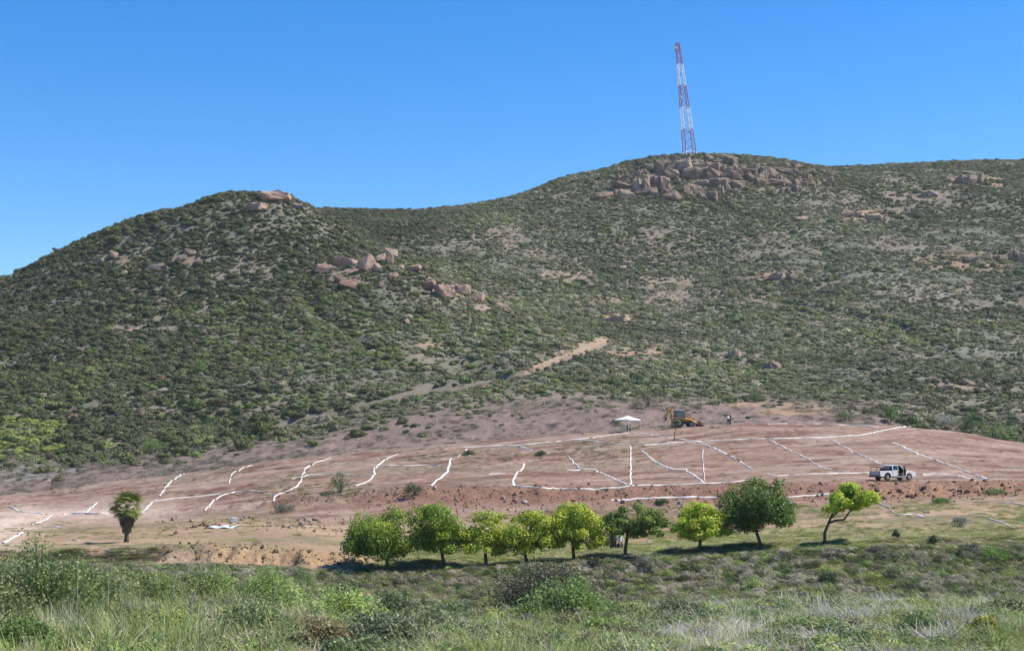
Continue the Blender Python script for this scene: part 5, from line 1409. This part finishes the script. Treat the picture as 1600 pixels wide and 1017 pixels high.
for a in [
 ("bush", 66, 57, 826, 170, GRN, "tall loose green bush in the left corner before the dirt road", 4200), ("bush", 0, 55, 862, 130, lin(116, 126, 80), "green bush cut by the left edge of the picture", 2600), ("bush", 128, 60, 870, 110, lin(112, 124, 76), "green bush right of the tall left corner bush", 2200), ("bush", 172, 63, 872, 90, lin(134, 144, 92), "pale green bush just below the palm", 1800),
 ("bush", 245, 68, 884, 110, lin(124, 136, 80), "spreading green bush below right of the palm", 2600), ("bush", 335, 70, 884, 120, lin(124, 138, 78), "green bush below the pale sheet", 2600), ("bush", 425, 70, 886, 120, lin(130, 148, 78), "bright green bush below the raw tan bank", 2600),
 ("bush", 452, 58, 908, 120, LGRN, "light green bush left of another light one in the foreground", 2400), ("bush", 545, 60, 908, 120, lin(152, 168, 92), "light green bush under the leftmost row tree", 2400), ("bush", 520, 76, 890, 120, lin(84, 90, 72), "dark grey bush just left of the leftmost tree's shadow", 2400), ("bush", 615, 64, 918, 100, lin(98, 108, 74), "grey-green bush below the leftmost row tree", 2400), ("bush", 505, 46, 968, 130, BRNG, "brownish olive bush at the bottom edge", 2600),
 ("bush", 855, 72, 872, 210, lin(80, 78, 56), "large dark olive bush in the middle foreground", 9000), ("bush", 880, 60, 896, 150, lin(112, 132, 72), "tall mid green bush in front of the dark olive one", 3800), ("bush", 945, 54, 962, 110, lin(132, 148, 76), "bright green bush right of the tall mid green one", 2200), ("bush", 40, 42, 965, 130, lin(88, 110, 52), "dark green bush at the bottom left edge", 2400),
 ("bush", 395, 50, 932, 150, lin(118, 130, 82), "broad olive bush at the bottom, right of the dry stalks", 3200), ("bush", 600, 47, 948, 160, lin(108, 116, 84), "broad grey-olive bush at the bottom left of centre", 3200), ("bush", 690, 54, 952, 120, lin(124, 130, 92), "pale olive bush below the third row tree", 2400), ("bush", 770, 47, 978, 130, lin(130, 132, 98), "low dry olive bush at the bottom centre", 2400), ("bush", 560, 42, 992, 150, lin(112, 122, 80), "low green bush touching the bottom edge under the light ones", 2400), ("bush", 965, 44, 990, 150, lin(122, 138, 80), "low green bush touching the bottom edge right of centre", 2400), ("bush", 300, 44, 982, 150, lin(134, 134, 100), "dry pale bush touching the bottom edge at the left", 2400), ("bush", 160, 44, 975, 130, lin(126, 132, 92), "olive bush at the bottom between the two dark corner bushes", 2400), ("bush", 1060, 60, 935, 110, lin(112, 120, 80), "olive bush at the left end of the lilac-grey grass", 2200), ("bush", 1200, 46, 985, 130, lin(126, 130, 100), "grey-green bush at the bottom in the lilac-grey grass", 2200), ("bush", 1570, 60, 930, 90, lin(124, 128, 88), "olive bush by the lower right border", 2000),
 ("bush", 700, 62, 940, 90, lin(104, 118, 76), "dull green bush left of the dark olive one", 2000), ("bush", 250, 50, 935, 110, lin(148, 152, 84), "yellow-flecked bush among the dry stalks at the left", 2400), ("bush", 1440, 50, 955, 110, lin(110, 128, 76), "green bush right of the lilac-grey grass", 2200), ("bush", 1535, 47, 962, 60, lin(140, 132, 50), "yellowish spiky bush near the bottom right corner", 1400), ("bush", 1340, 47, 985, 110, lin(96, 116, 66), "dark green bush at the bottom edge, right part", 1800)]:
    shrub_at(a[0], a[1], a[2], a[3], a[4], a[5], a[6], group=FGG, leaves=int(a[7] * 1.5), leaf=.13, stems=11)
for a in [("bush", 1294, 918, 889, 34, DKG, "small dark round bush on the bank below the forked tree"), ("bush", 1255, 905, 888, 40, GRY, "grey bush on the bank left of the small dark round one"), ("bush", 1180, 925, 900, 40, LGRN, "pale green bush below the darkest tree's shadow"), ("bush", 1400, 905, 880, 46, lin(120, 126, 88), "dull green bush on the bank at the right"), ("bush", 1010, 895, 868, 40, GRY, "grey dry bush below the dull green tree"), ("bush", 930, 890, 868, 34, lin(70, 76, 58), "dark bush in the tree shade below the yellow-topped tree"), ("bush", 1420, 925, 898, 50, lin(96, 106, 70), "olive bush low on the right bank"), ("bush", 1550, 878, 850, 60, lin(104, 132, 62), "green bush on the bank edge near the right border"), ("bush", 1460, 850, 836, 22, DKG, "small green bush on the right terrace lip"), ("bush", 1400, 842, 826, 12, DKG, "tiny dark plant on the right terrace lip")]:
    shrub_v(a[0], a[1], a[2], a[3], a[4], a[5], a[6], 98, 132, group="shrubs of the bank below the trees", leaves=1100, leaf=.13)
for a in [("bush", 531, 770, 736, 40, lin(92, 110, 62), "round green bush standing alone on the field", 160, 190), ("bush", 645, 776, 752, 34, DKG, "dark low bush on the bank above the leftmost trees", 158, 180), ("bush", 730, 712, 704, 26, DKG, "small dark weed clump at the middle of the field", 190, 225), ("bush", 845, 712, 704, 20, DKG, "dark weed clump left of the green weeds", 190, 225), ("bush", 1035, 787, 778, 24, DKG, "dark low bush on the bank behind the small yellow-green tree", 150, 166), ("bush", 1500, 822, 808, 34, GRY, "grey-green bush on the right terrace", 128, 150), ("bush", 1470, 786, 776, 34, lin(104, 124, 66), "green weed clump below the bank at the right", 145, 166), ("bush", 1555, 772, 762, 40, lin(110, 122, 76), "weed clump on the bank near the right edge", 150, 172), ("bush", 440, 800, 784, 40, lin(104, 108, 84), "grey weed clump at the foot of the long bent line", 150, 172)]:
    shrub_v(a[0], a[1], a[2], a[3], a[4], a[5], a[6], a[7], a[8], group="shrubs of the graded ground", leaves=900, leaf=.16)
for a in [("bush", 1012, 636, 602, 64, lin(92, 90, 62), "large dark olive bush on the bank above the canopy", 250, 300), ("bush", 1393, 659, 634, 28, lin(92, 116, 58), "upright green bush on the crest right of centre", 248, 300), ("bush", 1519, 675, 640, 28, lin(88, 112, 56), "tall dark green bush on the crest near the right edge", 248, 300), ("bush", 1320, 655, 643, 34, lin(104, 116, 74), "low green bush on the crest left of the upright one", 246, 300), ("bush", 1480, 665, 646, 50, lin(150, 148, 136), "pale grey bush on the crest left of the tall dark one", 248, 300), ("bush", 1180, 628, 612, 34, lin(100, 108, 70), "green bush on the raw bank above the two people", 255, 300), ("bush", 235, 712, 680, 34, lin(108, 134, 58), "bright green bush low on the left slope", 258, 320), ("bush", 310, 585, 556, 34, lin(110, 132, 68), "bright green bush in the middle of the left slope", 300, 420), ("bush", 1560, 690, 655, 60, lin(104, 128, 66), "green bush clump behind the crest at the right edge", 250, 300)]:
    shrub_v(a[0], a[1], a[2], a[3], a[4], a[5], a[6], a[7], a[8], group="shrubs at the foot of the hill", leaves=900, leaf=.24)

# heaps of grey brush on the bank below the trees
def brush_pile(u, v, wpx, hpx, label):
    b = ground(u, v, 100, 128); s = b.y / F
    t = empty("brush_pile", b); tag(t, label, "brush pile", "grey brush heaps on the bank")
    mb = MB(); W_, H_ = wpx * s / 2, hpx * s
    for k in range(90):
        a = random.uniform(0, 6.28); q = W_ * math.sqrt(random.random()); x0, y0 = math.cos(a) * q, math.sin(a) * q * .7
        z0 = random.uniform(0, H_) * (1 - (q / W_) ** 2) ; a2 = random.uniform(0, 6.28); L = random.uniform(.3, .9)
        mb.tube([(x0, y0, z0), (x0 + math.cos(a2) * L, y0 + math.sin(a2) * L, z0 + random.uniform(-.1, .3))], [.03, .012], 4)
    mb.build("twigs", plain_mat("dry_twigs", lin(150, 138, 126, .75), .9, lo=.7, hi=1.2), t)["kind"] = "stuff"
    P = rng.normal(0, 1, (260, 3)); P /= np.linalg.norm(P, axis=1, keepdims=True); N = P.copy(); P = P * rng.random((260, 1)) ** .4 * np.array([W_, W_ * .7, H_ * .9]); P[:, 2] = np.abs(P[:, 2])
    V, Fq = leaf_quads(P, N, .2, .6, .8); m = np_mesh("dead_leaves", V, Fq)
    at = m.attributes.new("leafcol", 'FLOAT_COLOR', 'FACE'); cc = np.ones((260, 4), np.float32); cc[:, :3] = np.array(lin(132, 122, 110, .8)) * rng.uniform(.6, 1.3, (260, 1)); at.data.foreach_set("color", cc.ravel())
    o = link("dead_leaves", m, TLEAF, t); o["kind"] = "stuff"
for q in [(1222, 878, 38, 16, "grey heap of dry brush left of the forked tree's foot"), (1304, 872, 50, 16, "widest grey heap of dry brush below the forked tree"), (1368, 866, 36, 16, "grey heap of dry brush right of the forked tree"), (1516, 868, 46, 22, "grey heap of dry brush near the right border"), (1005, 885, 44, 16, "grey heap of dry brush below the dull green tree")]: brush_pile(*q)

# tall dead stalks among the left foreground grass
STALK = plain_mat("dead_stalk", lin(196, 192, 160, .8), .9)
for (ub, vb, ut, vt) in [(120, 935, 122, 885), (168, 945, 170, 905), (262, 960, 275, 905), (288, 965, 310, 912), (185, 925, 196, 898), (28, 925, 48, 885), (105, 935, 118, 920), (340, 985, 341, 940), (150, 948, 162, 930), (298, 968, 300, 930), (200, 1010, 212, 990), (232, 985, 240, 950)]:
    d = 56.0 + random.uniform(-4, 4)
    a = on_d(ub, d); e = at_d(ut, vt - 4, d)
    t = empty("dead_stalk", a); tag(t, "tall pale dead stalk rising from the grass at the left", "stalk", "dead stalks in the left foreground")
    rel = e - a
    MB().tube([(0, 0, -.1), rel * .5 + Vector((.04, 0, .05)), rel], [.028, .022, .008], 5).build("stem", STALK, t)
    for k in range(3):
        b = rel * random.uniform(.5, .95); MB().tube([b, b + Vector((random.uniform(-.3, .3), random.uniform(-.2, .2), random.uniform(.15, .45)))], [.012, .005], 4).build("twig", STALK, t)

# ---------------------------------------------------------------- air: faint haze between the camera and the hill
zmin = float(ZG.min()) - 2.0
hb = MB().box((0, 900, (zmin + 215) / 2), (2600, 2300, 215 - zmin))
hm_ = bpy.data.materials.new("haze_air"); hm_.use_nodes = True; ht = hm_.node_tree; ht.nodes.clear()
ho_ = ht.nodes.new("ShaderNodeOutputMaterial"); hv_ = ht.nodes.new("ShaderNodeVolumePrincipled")
hv_.inputs['Color'].default_value = (.95, .97, 1.0, 1); hv_.inputs['Density'].default_value = .00007; hv_.inputs['Anisotropy'].default_value = .2
ht.links.new(hv_.outputs[0], ho_.inputs['Volume'])
tag(hb.build("haze", hm_), "faint daylight haze in front of the hill", "haze", kind="stuff")
